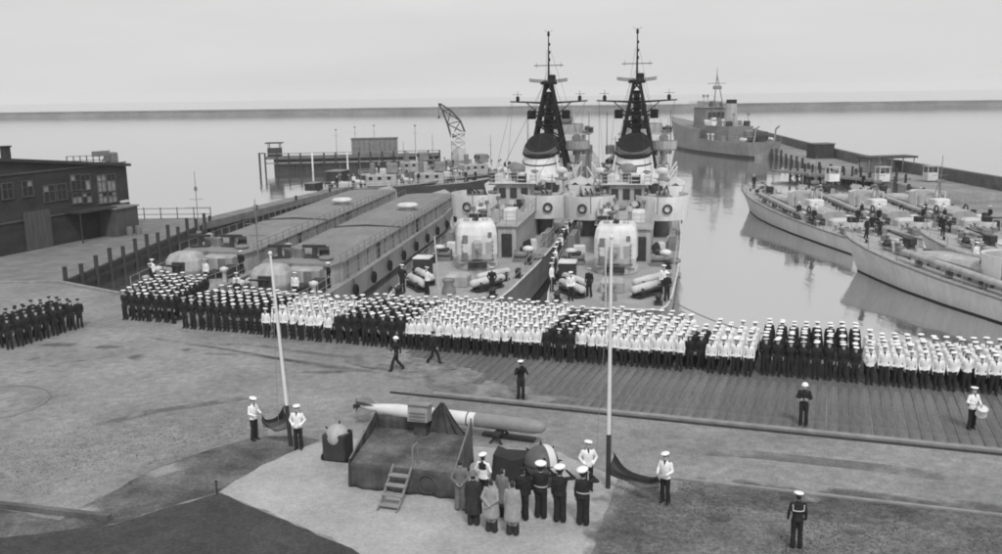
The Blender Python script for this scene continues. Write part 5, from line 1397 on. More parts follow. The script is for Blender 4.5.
# cutters rafted across the far end of the tenders
def make_cutter():
    root = empty('harbour_cutter')
    st = [(0, 1.6, 1.4, 1.3, .3), (2, 2.2, 1.4, 2.0, .1), (9, 2.5, 1.5, 2.3, 0), (15, 2.0, 1.8, 1.4, 0), (19, .7, 2.3, .3, -.4), (20, .05, 2.5, .03, -1)]
    b = MB(); hull_mesh(b, st, boot=.3, draft=.9); b.build('hull', [G_dark, G_deck, G_boot], root)
    deck_mesh(st).build('deck', G_deck, root)
    edge_rail(st, .1, step=1.6, h=.8, y1=18).build('railing', G_shipl, root)
    b = MB(); b.rbox((0, 9.5, 2.5), (2.8, 4.5, 1.7), .15); b.build('cabin', G_ship, root)
    b = MB(); b.rbox((0, 11.2, 4.2), (2.0, 1.7, 1.4), .12); b.build('wheelhouse', G_mid, root)
    for x in (-.65, .65):
        for s in (-1, 1):
            b = MB(); b.box((x, 11.2 + s * .92, 4.4), (.6, .06, .5)); b.build('window', G_glass, root)
    for y in (7.9, 9.2, 10.6):
        for s in (-1, 1):
            b = MB(); b.box((s * 1.41, y, 2.8), (.06, .55, .45)); b.build('window', G_glass, root)
    b = MB(); b.lathe([(.4, 3.4), (.38, 4.8), (.42, 4.9), (.3, 5.0)], (0, 8.3, 0), 12); b.build('funnel', G_mid, root)
    b = MB(); b.tube((0, 13, 3), (0, 13, 8), .07, .04, 6); b.tube((-.9, 13, 6.3), (.9, 13, 6.3), .03, .03, 4); b.build('mast', G_mid, root)
    b = MB(); b.rbox((0, 4.0, 1.9), (1.6, 2.2, .8), .1); b.build('hatch', G_canvas, root)
    b = MB(); b.lathe([(.3, 1.5), (.28, 2.2), (.5, 2.3), (.45, 2.6), (.02, 2.7)], (.9, 6.0, 0), 10); b.build('vent', G_shipl, root)
    rd = random.Random(31)
    for k in range(18):
        t_ = k % 3; b = MB()
        if t_ == 0: b.rbox((0, 0, .3), (.7, .5, .6), .04)
        elif t_ == 1: b.lathe([(.12, 0), (.12, .6), (.26, .7), (.26, .85), (.02, .92)], n=9)
        else: b.tube((0, 0, 0), (0, 0, 1.9), .05, .04, 6); b.rbox((0, 0, 1.9), (.35, .3, .3), .04)
        o = b.build(('ready_locker', 'mushroom_vent', 'signal_lamp')[t_], (G_dark, G_shipl, G_mid)[t_], root)
        y = rd.choice((rd.uniform(1.5, 7), rd.uniform(12.5, 17)))
        o.location = (rd.uniform(-1.5, 1.5) * (1 if y < 14 else .6), y, 1.5 if y < 10 else 1.8); o.rotation_euler = (0, 0, rd.uniform(-.6, .6))
    for x, y, h in ((.4, 6.5, 6.2), (-.5, 3.5, 5.0)):
        b = MB(); b.tube((x, y, 1.5), (x, y, h), .05, .03, 6); b.tube((x - .5, y, h * .8), (x + .5, y, h * .8), .02, .02, 4); b.build('derrick_post', G_mid, root)
    return root
ct = make_cutter()
cuts = [((376, 190), R(-80), 'dark-hulled cutter across the bow of the tender nearest the jetty'),
        ((425, 188), R(-86), 'dark-hulled cutter across the bow of the tender by the frigate'),
        ((470, 178), R(-60), 'dark-hulled cutter lying farthest out, left of the frigate funnel'),
        ((410, 175), R(-72), 'dark-hulled cutter in front of the crane')]
for i, ((u, v), hd, lb) in enumerate(cuts):
    o = ct if i == 0 else copy_tree(ct)
    p = at(u, v, -.4)
    o.rotation_euler = (0, 0, hd); fwd = Vector((-math.sin(hd), math.cos(hd)))
    o.location = (p.x - fwd.x * 9, p.y - fwd.y * 9 + 2.4, WZ)
    tag(o, lb, 'boat', 'dark-hulled cutters beyond the tenders')

# ------------------------------------------------------------------ breakwater, far right mole
b = MB()
bl0, bl1 = at(8, 117.8, WZ).xy, at(990, 106.5, WZ).xy
bl0, bl1 = bl0 + (bl0 - bl1) * .9, bl1 + (bl1 - bl0) * .9
n = 120
rings = []
for i in range(n + 1):
    p = bl0.lerp(bl1, i / n)
    g = lambda s: random.gauss(0, s)
    rings.append([(p.x, p.y - 9 + g(.5), -3), (p.x, p.y - 4.5 + g(.4), -.2 + g(.2)), (p.x, p.y - 2.2 + g(.2), .9 + g(.15)), (p.x, p.y - 2, 1.0), (p.x, p.y - 1.9, 2.7 + g(.12)), (p.x, p.y + .4, 2.8), (p.x, p.y + .5, 1.5), (p.x, p.y + 8, -3)])
b.loft(rings, 0, False, True)
tag(b.build('breakwater', G_bwater), 'long stone breakwater closing the harbour on the horizon', 'breakwater')

# mole on the right: parapet wall, road level, pile face
ml = [at(752, 131, 0.6), at(800, 144, .6), at(860, 158.5, .6), at(930, 170, .6), at(1010, 184, .6)]
inn = Vector((-1, -.12, 0)).normalized()
mo = empty('mole', (0, 0, 0)); tag(mo, 'dark stone mole with parapet running back along the right', 'mole')
b = MB(); rr = []
for p in ml: rr.append([(p.x, p.y, -3), (p.x, p.y, 1.25), (p.x + .9, p.y, 1.25), (p.x + 1.4, p.y, -3)])
b.loft(rr, 0, False, True); b.build('parapet', G_stone, mo)
b = MB(); rr = []
for p in ml: rr.append([(p.x - 9, p.y - 1, -3), (p.x - 9, p.y - 1, -.55), (p.x - .05, p.y, -.5), (p.x - .05, p.y, -3)])
b.loft(rr, 0, False, True); b.build('mole_road', G_ground, mo)
b = MB(); rr = []
for p in ml: rr.append([(p.x - 9.4, p.y - 1, -3), (p.x - 9.4, p.y - 1, -.35), (p.x - 9.02, p.y - 1, -.35), (p.x - 9.02, p.y - 1, -3)])
b.loft(rr, 0, False, True); b.build('waling', G_timberl, mo)
k = 0
for p, q in zip(ml[:-1], ml[1:]):
    d_ = (q - p); m_ = max(2, int(d_.length / 4.5))
    for i in range(m_):
        s = p.lerp(q, i / m_); hh = random.uniform(-.1, 1.0)
        b = MB(); b.tube((s.x - 9.7, s.y - 1, -3), (s.x - 9.7, s.y - 1, hh), .28, .24, 8); b.build('pile', G_timber, mo)
# nearer stretch of the mole quay at the right edge, dark piles
nq = [at(925, 207, -.2), at(1012, 236, -.2)]
b = MB(); rr = [[(p.x, p.y, -3), (p.x, p.y, -.2), (p.x + 14, p.y + 3, -.2), (p.x + 14, p.y + 3, -3)] for p in nq]
b.loft(rr, 0, False, True); tag(b.build('mole_landing', G_ground), 'low landing at the foot of the mole, right edge', kind='structure')
for i in range(9):
    p = nq[0].lerp(nq[1], i / 8)
    b = MB(); hh = random.uniform(.5, 1.2); b.tube((-.25, 0, -3), (-.25, 0, hh), .32, .28, 9); b.lathe([(.29, hh), (.3, hh + .06), (.02, hh + .1)], (-.25, 0, 0), 9)
    tag(b.build('mooring_pile', G_timber, loc=(p.x, p.y, 0)), 'dark mooring pile at the landing, %s from the far end' % ORF[i], 'pile', 'mooring piles at the landing')
# sheds on the mole
for (u, v, w, h, nm, lb) in ((820, 158, 4.2, 2.8, 'shed', 'dark boxlike shed on the mole road'), ):
    p = at(u, v, -.5)
    r_ = empty(nm, (p.x, p.y, -.5), R(8)); tag(r_, lb, 'shed')
    b = MB(); b.box((0, 0, h / 2), (w, 3.4, h)); b.build('wall', G_timber, r_)
    b = MB(); b.box((0, 0, h + .08), (w + .4, 3.8, .16)); b.build('roof', G_stone, r_)
    b = MB(); b.box((.6, -1.74, 1.0), (1.0, .08, 2.0)); b.build('door', G_dark, r_)
p = at(886, 172, -.5); sh = empty('landing_shelter', (p.x, p.y, -.5), R(10)); tag(sh, 'open shelter with a long dark flat roof on the mole', 'shelter')
b = MB(); b.box((0, 0, 2.5), (9.0, 3.6, .3)); b.build('roof', G_dark, sh)
for x in (-4, -2, 0, 2, 4):
    for y in (-1.5, 1.5):
        b = MB(); b.tube((x, y, 0), (x, y, 2.4), .1, .1, 6); b.build('post', G_timberl if y < 0 else G_timber, sh)
b = MB(); b.box((0, 1.5, .9), (8.4, .12, 1.4)); b.build('back_wall', G_shipl, sh)
# pontoon of dark timber frames left of the shelter
p0, p1 = at(790, 178, WZ), at(905, 190, WZ)
pt = empty('pontoon', (0, 0, 0)); tag(pt, 'dark timber landing stage on piles behind the torpedo boats', 'pontoon')
d_ = p1 - p0; pa_ = math.atan2(d_.y, d_.x); c_ = (p0 + p1) / 2
b = MB(); b.box((c_.x, c_.y + 3, -.5), (d_.length, 6, .35), pa_); b.build('stage_deck', G_worn, pt)
for i in range(15):
    p = p0.lerp(p1, i / 14)
    b = MB(); b.tube((p.x, p.y, -3), (p.x, p.y, random.uniform(.3, 1.6)), .2, .18, 7); b.build('pile', G_timber, pt)
    if i < 14:
        q = p0.lerp(p1, (i + 1) / 14)
        b = MB(); b.tube((p.x, p.y, -1.5), (q.x, q.y, -.4), .1, .1, 5); b.build('brace', G_timber, pt)
for i, (u, v) in enumerate(((832, 181), (882, 181), (930, 180))):
    p = at(u, v, -.3)
    r_ = empty('sentry_booth', (p.x, p.y, -.33), R(10)); tag(r_, 'pale open booth with a flat roof, %s from left of three' % ORF[i], 'booth', 'pale booths on the landing stage')
    b = MB(); b.box((0, 0, 2.1), (1.9, 1.5, .14)); b.build('roof', G_ship, r_)
    for x in (-.8, .8):
        for y in (-.6, .6): b = MB(); b.tube((x, y, 0), (x, y, 2.05), .06, .06, 6); b.build('post', G_shipl, r_)
    b = MB(); b.box((0, .0, .55), (1.7, 1.3, 1.1)); b.build('counter', G_shipl, r_)

# mooring lines
def rope(a, b_, sag, r, label):
    pts = []
    for i in range(17):
        t = i / 16; p = a.lerp(b_, t); p.z -= sag * 4 * t * (1 - t); pts.append(p)
    b = MB(); b.path(pts, r, 6)
    return tag(b.build('mooring_line', G_rope), label, 'rope')
rope(on_frigate(FR, 3.6, 1.8, 3.0), Q(14.2, 6.9, .4), .5, .035, 'mooring line from the right-hand frigate slanting to the quay')
rope(on_frigate(FR, -3.4, 1.8, 3.0), Q(1.5, 6.9, .4), .3, .035, 'mooring line from the right-hand frigate towards its twin')
rope(on_frigate(FL, -3.4, 1.8, 3.0), Q(-8.5, 6.9, .4), .3, .035, 'mooring line from the left-hand frigate towards the tenders')
bpn = Vector((28.9, 78.0, 1.1))


# ------------------------------------------------------------------ stage with canvas walls
sa, sb_ = at(350, 487), at(456, 499)
sd_ = sb_ - sa; SW = sd_.length; sang = math.atan2(sd_.y, sd_.x); SD = 3.6; SH = .88
G_stagec = mat('stage_canvas', 0.10, 0.95, 0.35, 2.2, 0.5, 8, fine=0.2, streak=.3)
G_stagef = mat('stage_floor', 0.12, 0.95, 0.5, 0.9, 0.5, 8, fine=0.25, contrast=.4, grain=.15)
KS = -.16        # the side walls run back straighter than square
stg = empty('stage', (sa.x, sa.y, 0.013), sang); tag(stg, 'low platform with dark canvas sides and steps on the apron', 'stage')
b = MB(); b.prism([(.05, .05), (SW - .05, .05), (SW - .05 + KS * SD, SD - .05), (.05 + KS * SD, SD - .05)], SH - .1, SH); b.build('stage_floor', G_stagef, stg)
def cloth(p00, p10, p01, p11, nx, nz, amp, freq, seed, thick=.02):
    """hanging cloth between two top points and two bottom points, folded"""
    r_ = random.Random(seed); ph = [r_.uniform(0, 6.28) for _ in range(4)]
    d = (Vector(p11) - Vector(p01)); nn = Vector((-d.y, d.x, 0)).normalized()
    V = []
    for j in range(nz + 1):
        for i in range(nx + 1):
            s, t = i / nx, j / nz
            p = Vector(p00).lerp(Vector(p10), s).lerp(Vector(p01).lerp(Vector(p11), s), 1 - t)
            a = amp * (1.0 - .55 * t)
            p = p + nn * (a * math.sin(freq * s * 6.28 + ph[0] + t * .6) + a * .6 * math.sin(freq * 2.3 * s * 6.28 + ph[1]))
            V.append(p)
    F = [(j * (nx + 1) + i, j * (nx + 1) + i + 1, (j + 1) * (nx + 1) + i + 1, (j + 1) * (nx + 1) + i) for j in range(nz) for i in range(nx)]
    return V, F
def canvas(name, top0, top1, bot0, bot1, parent, seed, m_=G_stagec, amp=.05, freq=3):
    b = MB(); V, F = cloth(top0, top1, bot0, bot1, 36, 6, amp, freq, seed)
    b.add(V, F, 0, True); o = b.build(name, m_, parent)
    s = o.modifiers.new('thickness', 'SOLIDIFY'); s.thickness = .018; s.offset = 0
    return o
canvas('front_canvas', (0, 0, SH + .02), (SW, 0, SH + .02), (-.03, -.03, .0), (SW + .03, -.03, .0), stg, 1)
XB = KS * SD
canvas('side_canvas', (0, 0, SH + .12), (XB, SD, SH + .62), (-.03, 0, .0), (XB - .03, SD, .0), stg, 2, freq=4)
canvas('side_canvas', (SW, 0, SH + .12), (SW + XB, SD, SH + .62), (SW + .03, 0, .0), (SW + XB + .03, SD, .0), stg, 3, freq=4)
canvas('back_canvas', (XB, SD, SH + .55), (SW * .5 + XB, SD, SH + .42), (XB, SD + .03, .0), (SW * .5 + XB, SD + .03, .0), stg, 4, freq=3)
for x, y, h in ((0.03, 0.03, SH + .16), (0.03 + XB, SD - .03, SH + .66), (SW - .03, .03, SH + .16), (SW + XB - .03, SD - .03, SH + .66)):
    b = MB(); b.tube((x, y, 0), (x, y, h), .045, .04, 8); b.build('corner_post', G_timber, stg)
for x in (.03, SW - .03):
    b = MB(); b.tube((x, .03, SH + .14), (x + XB, SD, SH + .64), .03, .03, 6); b.build('canvas_rail', G_mid, stg)
# gathered drape that peaks beside the lectern
apex = Vector((SW * .72 + XB, SD - .2, SH + 1.25))
b = MB(); V, F = cloth(apex + Vector((-.05, 0, 0)), apex + Vector((.05, .02, 0)), (SW * .40 + XB, SD - .05, SH - .1), (SW * .99 + XB, SD - .1, SH - .1), 44, 12, .05, 5, 9)
V = [p + Vector((0, 0, -.2 * math.sin(math.pi * min(1, max(0, (p.z - SH) / 1.25))) * abs((p.x - apex.x)) / 1.0)) for p in V]
b.add(V, F, 0, True); o = b.build('gathered_drape', G_stagec, stg); s = o.modifiers.new('thickness', 'SOLIDIFY'); s.thickness = .02
# faint ring pressed through the front canvas
b = MB(); b.torus((SW * .74, -.045, .42), .33, .03, 28, 6, 0, MX); b.build('hoop', G_stagec, stg)
# lectern on the stage
M_st = Matrix.Translation(stg.location) @ Matrix.Rotation(sang, 4, 'Z')
G_lect = mat('lectern_board', .30, .8, .2, 3)
lc = empty('lectern', M_st @ Vector((SW * .52 + XB, SD - .45, SH)), sang); tag(lc, 'pale slatted lectern standing at the back of the stage', 'lectern')
b = MB(); b.box((0, .1, .35), (.5, .35, .7), 0, 0, (.9, .9)); b.build('lectern_stand', G_stagec, lc)
b = MB(); b.box((0, -.02, .90), (.78, .52, .62), 0, 0, (1, 1), R(-8)); b.build('lectern_box', G_lect, lc)
b = MB(); b.box((0, -.02, 1.24), (.9, .6, .05), 0, 0, (1, 1), R(-8)); b.build('lectern_top', G_timberl, lc)
for z in (.72, .84, .96):
    b = MB(); b.box((0, -.31 + (z - .9) * .14, z), (.62, .04, .045)); b.build('slat', G_mid, lc)
# steps
st_ = empty('step_ladder', M_st @ Vector((SW * .53, -.02, 0)), sang - R(2)); tag(st_, 'wooden four-tread ladder leaning on the stage front', 'ladder')
for x in (-.34, .34):
    b = MB(); b.tube((x, -1.35, .0), (x, -.1, 1.06), .045, .045, 4); b.tube((x, -1.35, .02), (x, -1.5, .0), .04, .04, 4); b.build('stringer', G_mid, st_)
for k in range(4):
    t = (k + .25) / 4.3
    b = MB(); b.box((0, -1.32 + 1.22 * t, .06 + 1.0 * t), (.74, .22, .05)); b.build('tread', G_timberl, st_)
b = MB(); b.path([(.36, -.1, 1.0), (.36, -.05, 1.75), (.36, .35, 1.75), (.36, .4, 1.0)], .028, 6); b.build('grab_rail', G_mid, st_)

# ------------------------------------------------------------------ torpedo on trestles
ta_, tb_ = at(352, 405, .72), at(545, 428, .72)
td_ = tb_ - ta_; TL = td_.length; tang = math.atan2(td_.y, td_.x)
tp = empty('torpedo', (ta_.x, ta_.y, 0), tang); tag(tp, 'long pale torpedo with a grey nose lying behind the stage', 'torpedo')
TZ = .72; TR = .285
b = MB(); b.lathe([(.06, .45), (.12, .8), (.2, 1.4), (.265, 2.1), (TR, 2.7), (TR, TL * .66)], (0, 0, TZ), 24, 0, 1, True, 'X'); b.build('torpedo_body', G_white, tp)
b = MB(); b.lathe([(TR + .002, TL * .66), (TR + .002, TL - .75), (.27, TL - .4), (.21, TL - .12), (.11, TL), (.01, TL + .02)], (0, 0, TZ), 24, 0, 1, True, 'X'); b.build('torpedo_nose', mat('nose_grey', .26, .5, .15, 2), tp)
for k, a in enumerate((0, 90, 180, 270)):
    ca, sa2 = math.cos(R(a + 45)), math.sin(R(a + 45))
    b = MB(); b.add([(.35, ca * .08, TZ + sa2 * .08), (1.1, ca * .15, TZ + sa2 * .15), (.75, ca * .42, TZ + sa2 * .42), (.3, ca * .42, TZ + sa2 * .42)], [(0, 1, 2, 3)]); o = b.build('fin', G_mid, tp); s = o.modifiers.new('thickness', 'SOLIDIFY'); s.thickness = .03
b = MB()
for k in range(4):
    a = k * math.pi / 2
    b.loft([[(.2 + .05 * s, math.cos(a + w) * r, TZ + math.sin(a + w) * r) for s, w in ((0, -.25), (1, .25), (1.3, .25), (.3, -.25))] for r in (.06, .3)], 0, False, True)
b.lathe([(.02, .05), (.08, .15), (.08, .35)], (0, 0, TZ), 10, 0, 1, True, 'X'); b.build('propeller', G_dark, tp)
for f in (.38, .45, .62):
    b = MB(); b.lathe([(TR + .008, TL * f), (TR + .008, TL * f + .05)], (0, 0, TZ), 24, 0, 1, True, 'X', False); b.build('joint_band', G_dark, tp)
for i, f in enumerate((.22, .78)):
    t = empty('trestle', tp.matrix_basis @ Vector((TL * f, 0, 0)), tang); tag(t, ('dark timber trestle under the torpedo tail', 'dark timber trestle under the torpedo nose')[i], 'trestle', 'trestles under the torpedo')
    b = MB(); b.box((0, 0, .37), (.28, 1.0, .12)); b.build('bearer', G_timber, t)
    for y in (-.38, .38):
        b = MB(); b.tube((-.25, y * 1.25, 0), (0, y, .36), .05, .05, 4); b.tube((.25, y * 1.25, 0), (0, y, .36), .05, .05, 4); b.build('leg', G_timber, t)
p = at(496, 438); q = at(522, 440)
b = MB(); b.box(((p.x + q.x) / 2, (p.y + q.y) / 2, .12), (2.2, .28, .1), tang)
tag(b.build('plank_board', G_dark), 'dark board on the ground below the torpedo nose', 'board')
b = MB(); b.box((0, 0, .05), (.45, .16, .1)); b.build('tmp', G_dark); bpy.data.objects.remove(bpy.data.objects['tmp'])

# ------------------------------------------------------------------ horned mines on their sinkers
G_nosed = mat('mine_grey', .11, .5, .2, 2)
def mine(loc, rz, label, ball_m, cap_m, r, box, dz, band=True, horns=((20, 35), (140, 38), (258, 30), (75, 78), (335, 5))):
    o = empty('naval_mine', loc, rz); tag(o, label, 'mine', 'horned mines on show')
    b = MB(); b.rbox((0, 0, box[2] / 2 + .06), box, .05); b.build('sinker', G_dark, o)
    for x in (-1, 1):
        for y in (-1, 1):
            b = MB(); b.tube((x * box[0] * .5, y * box[1] * .35, .12), (x * box[0] * .5 + x * .07, y * box[1] * .35, .12), .12, .12, 12); b.build('wheel', G_black, o)
    zc = box[2] + dz
    b = MB(); b.ball((0, 0, zc), r, 24); b.build('mine_shell', ball_m, o)
    if band: b = MB(); b.torus((0, 0, zc), r * 1.0, .025, 28, 6); b.build('girth_band', cap_m, o)
    for k, (a, e) in enumerate(horns):
        d = Vector((math.cos(R(a)) * math.cos(R(e)), math.sin(R(a)) * math.cos(R(e)), math.sin(R(e))))
        b = MB(); c0 = Vector((0, 0, zc)); b.tube(c0 + d * r * .97, c0 + d * (r + .03), .05, .045, 8); b.tube(c0 + d * (r + .03), c0 + d * (r + .12), .03, .025, 8); b.build('horn', G_black, o)
    return o
p = at(337, 462); 
mn = mine((p.x, p.y + .35, .013), sang, 'horned mine with a pale round shell on a tall dark sinker left of stage', G_ship, G_mid, .46, (.92, .8, 1.0), -.1, False, ((10, 25), (175, 30), (80, 70)))
p = at(542, 487)
mn2 = mine((p.x, p.y + .3, .013), R(20), 'large dark horned mine behind the saluting officers', G_nosed, G_dark, .6, (1.0, 1.0, .35), .45)
b = MB(); M_ = Matrix.Rotation(R(0), 3, 'Z')
b.lathe([(.60, -.14), (.575, .05), (.50, .16)], (.22, 0, .80), 26, 0, 1, True, 'X', False); b.build('white_band', G_white, mn2)
# dark cloth-covered table beside it
p = at(516, 481)
tt = empty('draped_table', (p.x, p.y + .3, .013), R(-12)); tag(tt, 'low table under a black cloth behind the group of guests', 'table')
b = MB(); b.box((0, 0, .70), (1.2, .7, .06)); b.build('table_top', G_dark, tt)
b = MB(); b.loft([[(x * 1.42 / 2 * k + .03 * math.sin(9 * x + z * 3), y * .86 / 2 * k, z + (.22 * (abs(x + .1) ** 1.5) if z > .7 else 0)) for x, y in [(-1 + 2 * i / 10, -1) for i in range(10)] + [(1, -1 + 2 * i / 6) for i in range(6)] + [(1 - 2 * i / 10, 1) for i in range(10)] + [(-1, 1 - 2 * i / 6) for i in range(6)]] for z, k in ((.80, 1.0), (.5, 1.04), (.02, 1.12))], 0, True, True); b.build('table_cloth', G_flagk, tt)

# ------------------------------------------------------------------ flagpoles, halyards, flags
def flagpole(base, top, split, label):
    L = (top - base).length
    o = empty('flagpole', base); tag(o, label, 'flagpole', 'flagpoles')
    d = (top - base)
    b = MB(); b.tube((0, 0, 0), d * split, .085, .08, 12); b.build('pole_foot', G_dark, o)
    b = MB(); b.tube(d * split, d, .072, .045, 12); b.ball(d * 1.004, .085, 10); b.build('pole_shaft', G_white, o)
    side = Vector((-.28, .0, 0))
    b = MB(); b.tube(d * .985, side + Vector((-.15, 0, 1.0)), .012, .012, 4); b.tube(d * .985, Vector((.12, 0, 1.2)), .012, .012, 4); b.build('halyard', G_rope, o)
    return o
PL = at(291, 446); PLt = Vector((PL.x - .33, PL.y, 7.65))
PR = at(608, 488); PRt = Vector((PR.x + .05, PR.y, 8.75))
flagpole(PL, PLt, .22, 'white flagpole with a dark foot left of the stage')
flagpole(PR, PRt, .225, 'white flagpole with a dark foot right of the stage')
def flag(name, top_pole, bot_pole, hand_top, hand_bot, label, seed):
    nx, nz = 30, 12
    r_ = random.Random(seed); V = []; 
    d = (hand_top - top_pole); nn = Vector((-d.y, d.x, 0)).normalized()
    for j in range(nz + 1):
        for i in range(nx + 1):
            s, t = i / nx, j / nz
            p = top_pole.lerp(hand_top, s).lerp(bot_pole.lerp(hand_bot, s), t)
            p.z -= (0.42 * (1 - t) + .16 * t) * 4 * s * (1 - s) * .9
            p = p + nn * (.07 * math.sin(s * 9 + t * 3 + seed) + .05 * math.sin(t * 8 + s * 4))
            p.z = max(p.z, .06 + .02 * math.sin(s * 11))
            V.append(p)
    b = MB()
    for j in range(nz):
        mi = 0 if j < nz / 3 else (1 if j < 2 * nz / 3 else 2)
        b.add([], [])
    b.v = [tuple(p) for p in V]
    for j in range(nz):
        mi = 0 if j < nz / 3 else (1 if j < 2 * nz / 3 else 2)
        for i in range(nx):
            b.f.append([j * (nx + 1) + i, j * (nx + 1) + i + 1, (j + 1) * (nx + 1) + i + 1, (j + 1) * (nx + 1) + i]); b.m.append(mi); b.s.append(True)
    o = b.build(name, [G_flagk, G_flagr, G_flagg])
    s = o.modifiers.new('thickness', 'SOLIDIFY'); s.thickness = .012
    return tag(o, label, 'flag', 'three-striped flags at the poles')

# ------------------------------------------------------------------ single figures
HV = .02
salute = dict(elbowR=(-.45, -.04, 1.46), wristR=(-.17, -.10, 1.68), shR=(-.2, 0, 1.44), yaw=R(0))
P_off = body('dark', salute, HV, True, slim=1.28)
P_att = body('dark', dict(), HV, True, slim=1.25)
P_whold = body('white', dict(elbowL=(.26, -.02, 1.18), wristL=(.16, -.27, 1.12), elbowR=(-.26, -.02, 1.18), wristR=(-.16, -.27, 1.10), nod=R(12)), HV, True)
P_wstand = body('white', dict(elbowL=(.30, .02, 1.19), wristL=(.14, -.15, 1.0), elbowR=(-.30, .02, 1.19), wristR=(-.14, -.15, 1.0)), HV, True)
P_walk = body('dark', dict(kneeL=(.09, -.2, .52), ankleL=(.095, -.30, .12), toeL=(.10, -.47, .10), kneeR=(-.09, .04, .51), ankleR=(-.095, .33, .15), toeR=(-.10, .20, .03), elbowL=(.24, .18, 1.18), wristL=(.24, .16, .95), elbowR=(-.24, -.1, 1.17), wristR=(-.22, -.26, .98)), HV, True)
P_photo = body('dark', dict(elbowL=(.27, -.18, 1.24), wristL=(.09, -.27, 1.53), elbowR=(-.27, -.18, 1.24), wristR=(-.09, -.27, 1.53)), HV, True)
P_coatback = body('coatl', dict(elbowL=(.27, .13, 1.16), wristL=(.05, .19, .99), elbowR=(-.27, .13, 1.16), wristR=(-.03, .20, .96)), HV, True, coat=.52, slim=1.22)
P_coatgrey = body('coatl', dict(), HV, True, coat=.50, slim=1.25)
P_coatd = body('coatd', dict(), HV, True, coat=.42, slim=1.28)
P_coatm = body('coatm', dict(wristL=(.2, -.1, .95)), HV, True, coat=.58, slim=1.2)
P_grey = body('grey', dict(elbowL=(.28, .1, 1.16), wristL=(.1, .17, .98), elbowR=(-.28, .1, 1.16), wristR=(-.1, .17, .98)), HV, True, slim=1.22)
P_drum = body('white', dict(elbowL=(.28, -.02, 1.18), wristL=(.12, -.30, 1.12), elbowR=(-.30, -.02, 1.2), wristR=(-.16, -.28, 1.18)), HV, True)
P_arms = body('dark', dict(elbowL=(.27, .0, 1.17), wristL=(-.02, -.18, 1.14), elbowR=(-.27, .0, 1.17), wristR=(.02, -.17, 1.17)), HV, True)
P_sail = body('dark', dict(elbowL=(.26, .04, 1.16), wristL=(.27, -.02, .92)), HV, True)
AWAY = QA + math.pi
A = .013
def belt(o, slim=1.28):
    b = MB(); n = 24
    rg = lambda z, k: [(.158 * slim * k * math.cos(2 * math.pi * i / n), .113 * slim * k * math.sin(2 * math.pi * i / n), z) for i in range(n)]
    b.loft([rg(1.06, 1.03), rg(1.06, 1.07), rg(1.105, 1.07), rg(1.105, 1.03)], 0, True, False); b.build('belt', G_belt, o)
def collar(o, white_line=True):
    b = MB(); V = []
    for j in range(5):
        for i in range(9):
            s, t = i / 8 * 2 - 1, j / 4
            V.append((s * .175, .075 + .055 * (1 - s * s) + .012 * t, 1.46 - .23 * t - .03 * s * s * (1 - t)))
    F = [(j * 9 + i, j * 9 + i + 1, (j + 1) * 9 + i + 1, (j + 1) * 9 + i) for j in range(4) for i in range(8)]
    b.add(V, F, 0, True); c = b.build('collar', G_navy, o); s = c.modifiers.new('thickness', 'SOLIDIFY'); s.thickness = .012
    if white_line:
        b = MB(); pts = [Vector((-.165, .095, 1.43))] + [Vector((sx * .155, .097 + .05 * (1 - sx * sx) + .012, 1.25)) for sx in (-1, -.5, 0, .5, 1)] + [Vector((.165, .095, 1.43))]
        b.path(pts, .012, 5); b.build('collar_braid', G_cap, c)

o = person(P_att, 'dark', at(523, 520) + Vector((0, 0, A)), AWAY, 'officer in dark uniform at attention, left of the saluting three', 'officers saluting')
for u, v, lb in ((541, 518, 'leftmost of the three saluting officers seen from behind'), (560, 522, 'middle of the three saluting officers seen from behind'), (583, 525, 'rightmost of the three saluting officers, nearest the right flagpole')):
    o = person(P_off, 'officer', at(u, v) + Vector((0, 0, A)), AWAY + R(random.uniform(-6, 6)), lb, 'officers saluting', 1.03)
    o.children[0].scale = (1.35, 1.3, 1.6)
    if u != 560: belt(o)
person(P_grey, None, at(461, 510) + Vector((0, 0, A)), AWAY + R(15), 'bareheaded guest in a grey suit closest to the stage corner', 'guests watching', 1.0)
person(P_wstand, 'sailor', at(484, 503) + Vector((0, 0, A)), AWAY + R(-10), 'man in white top and cap half hidden behind the guests', 'guests watching', .98)
person(P_coatd, 'hat', at(474, 525) + Vector((0, 0, A)), AWAY + R(10), 'guest in a long black coat, left of the pale raincoat', 'guests watching', 1.0)
person(P_coatback, None, at(492, 532) + Vector((0, 0, A)), AWAY + R(-4), 'guest in a pale raincoat with hands clasped behind', 'guests watching', 1.0)
person(P_coatm, None, at(503, 518) + Vector((0, 0, A)), AWAY + R(-20), 'guest in a mid-grey coat standing behind the two pale coats', 'guests watching', .97)
person(P_coatgrey, None, at(513, 535) + Vector((0, 0, A)), AWAY + R(5), 'guest in a light grey overcoat and dark trousers nearest the camera', 'guests watching', 1.02)
person(P_walk, 'helmet', at(397, 371), R(-75), 'man in dark uniform and white cap striding left before the ranks', None, 1.0)
person(P_walk, 'dark', at(434, 364) , R(70), 'man in dark uniform and dark cap striding right before the ranks', None, .96)
o = person(P_photo, 'officer', at(521, 400), R(8), 'photographer in dark uniform holding a camera up', None, 1.02)
pc = o.matrix_basis @ Vector((0, -.33, 1.60))
b = MB(); b.rbox((0, 0, 0), (.17, .08, .12), .01); b.tube((0, -.03, 0), (0, -.11, 0), .04, .045, 10)
tag(b.build('hand_camera', G_black, loc=pc, rz=R(8)), 'small black camera held up by the photographer', 'camera')
o = person(P_arms, 'helmet', at(803, 426), R(-25), 'man in dark uniform with white belt and cap alone on the planks', None, 1.03); belt(o, 1.0)
o = person(P_drum, 'sailor', at(971, 430), R(15), 'drummer in white blouse before the ranks at the right edge', None, 1.0)
pd = o.matrix_basis @ Vector((.12, -.34, .88))
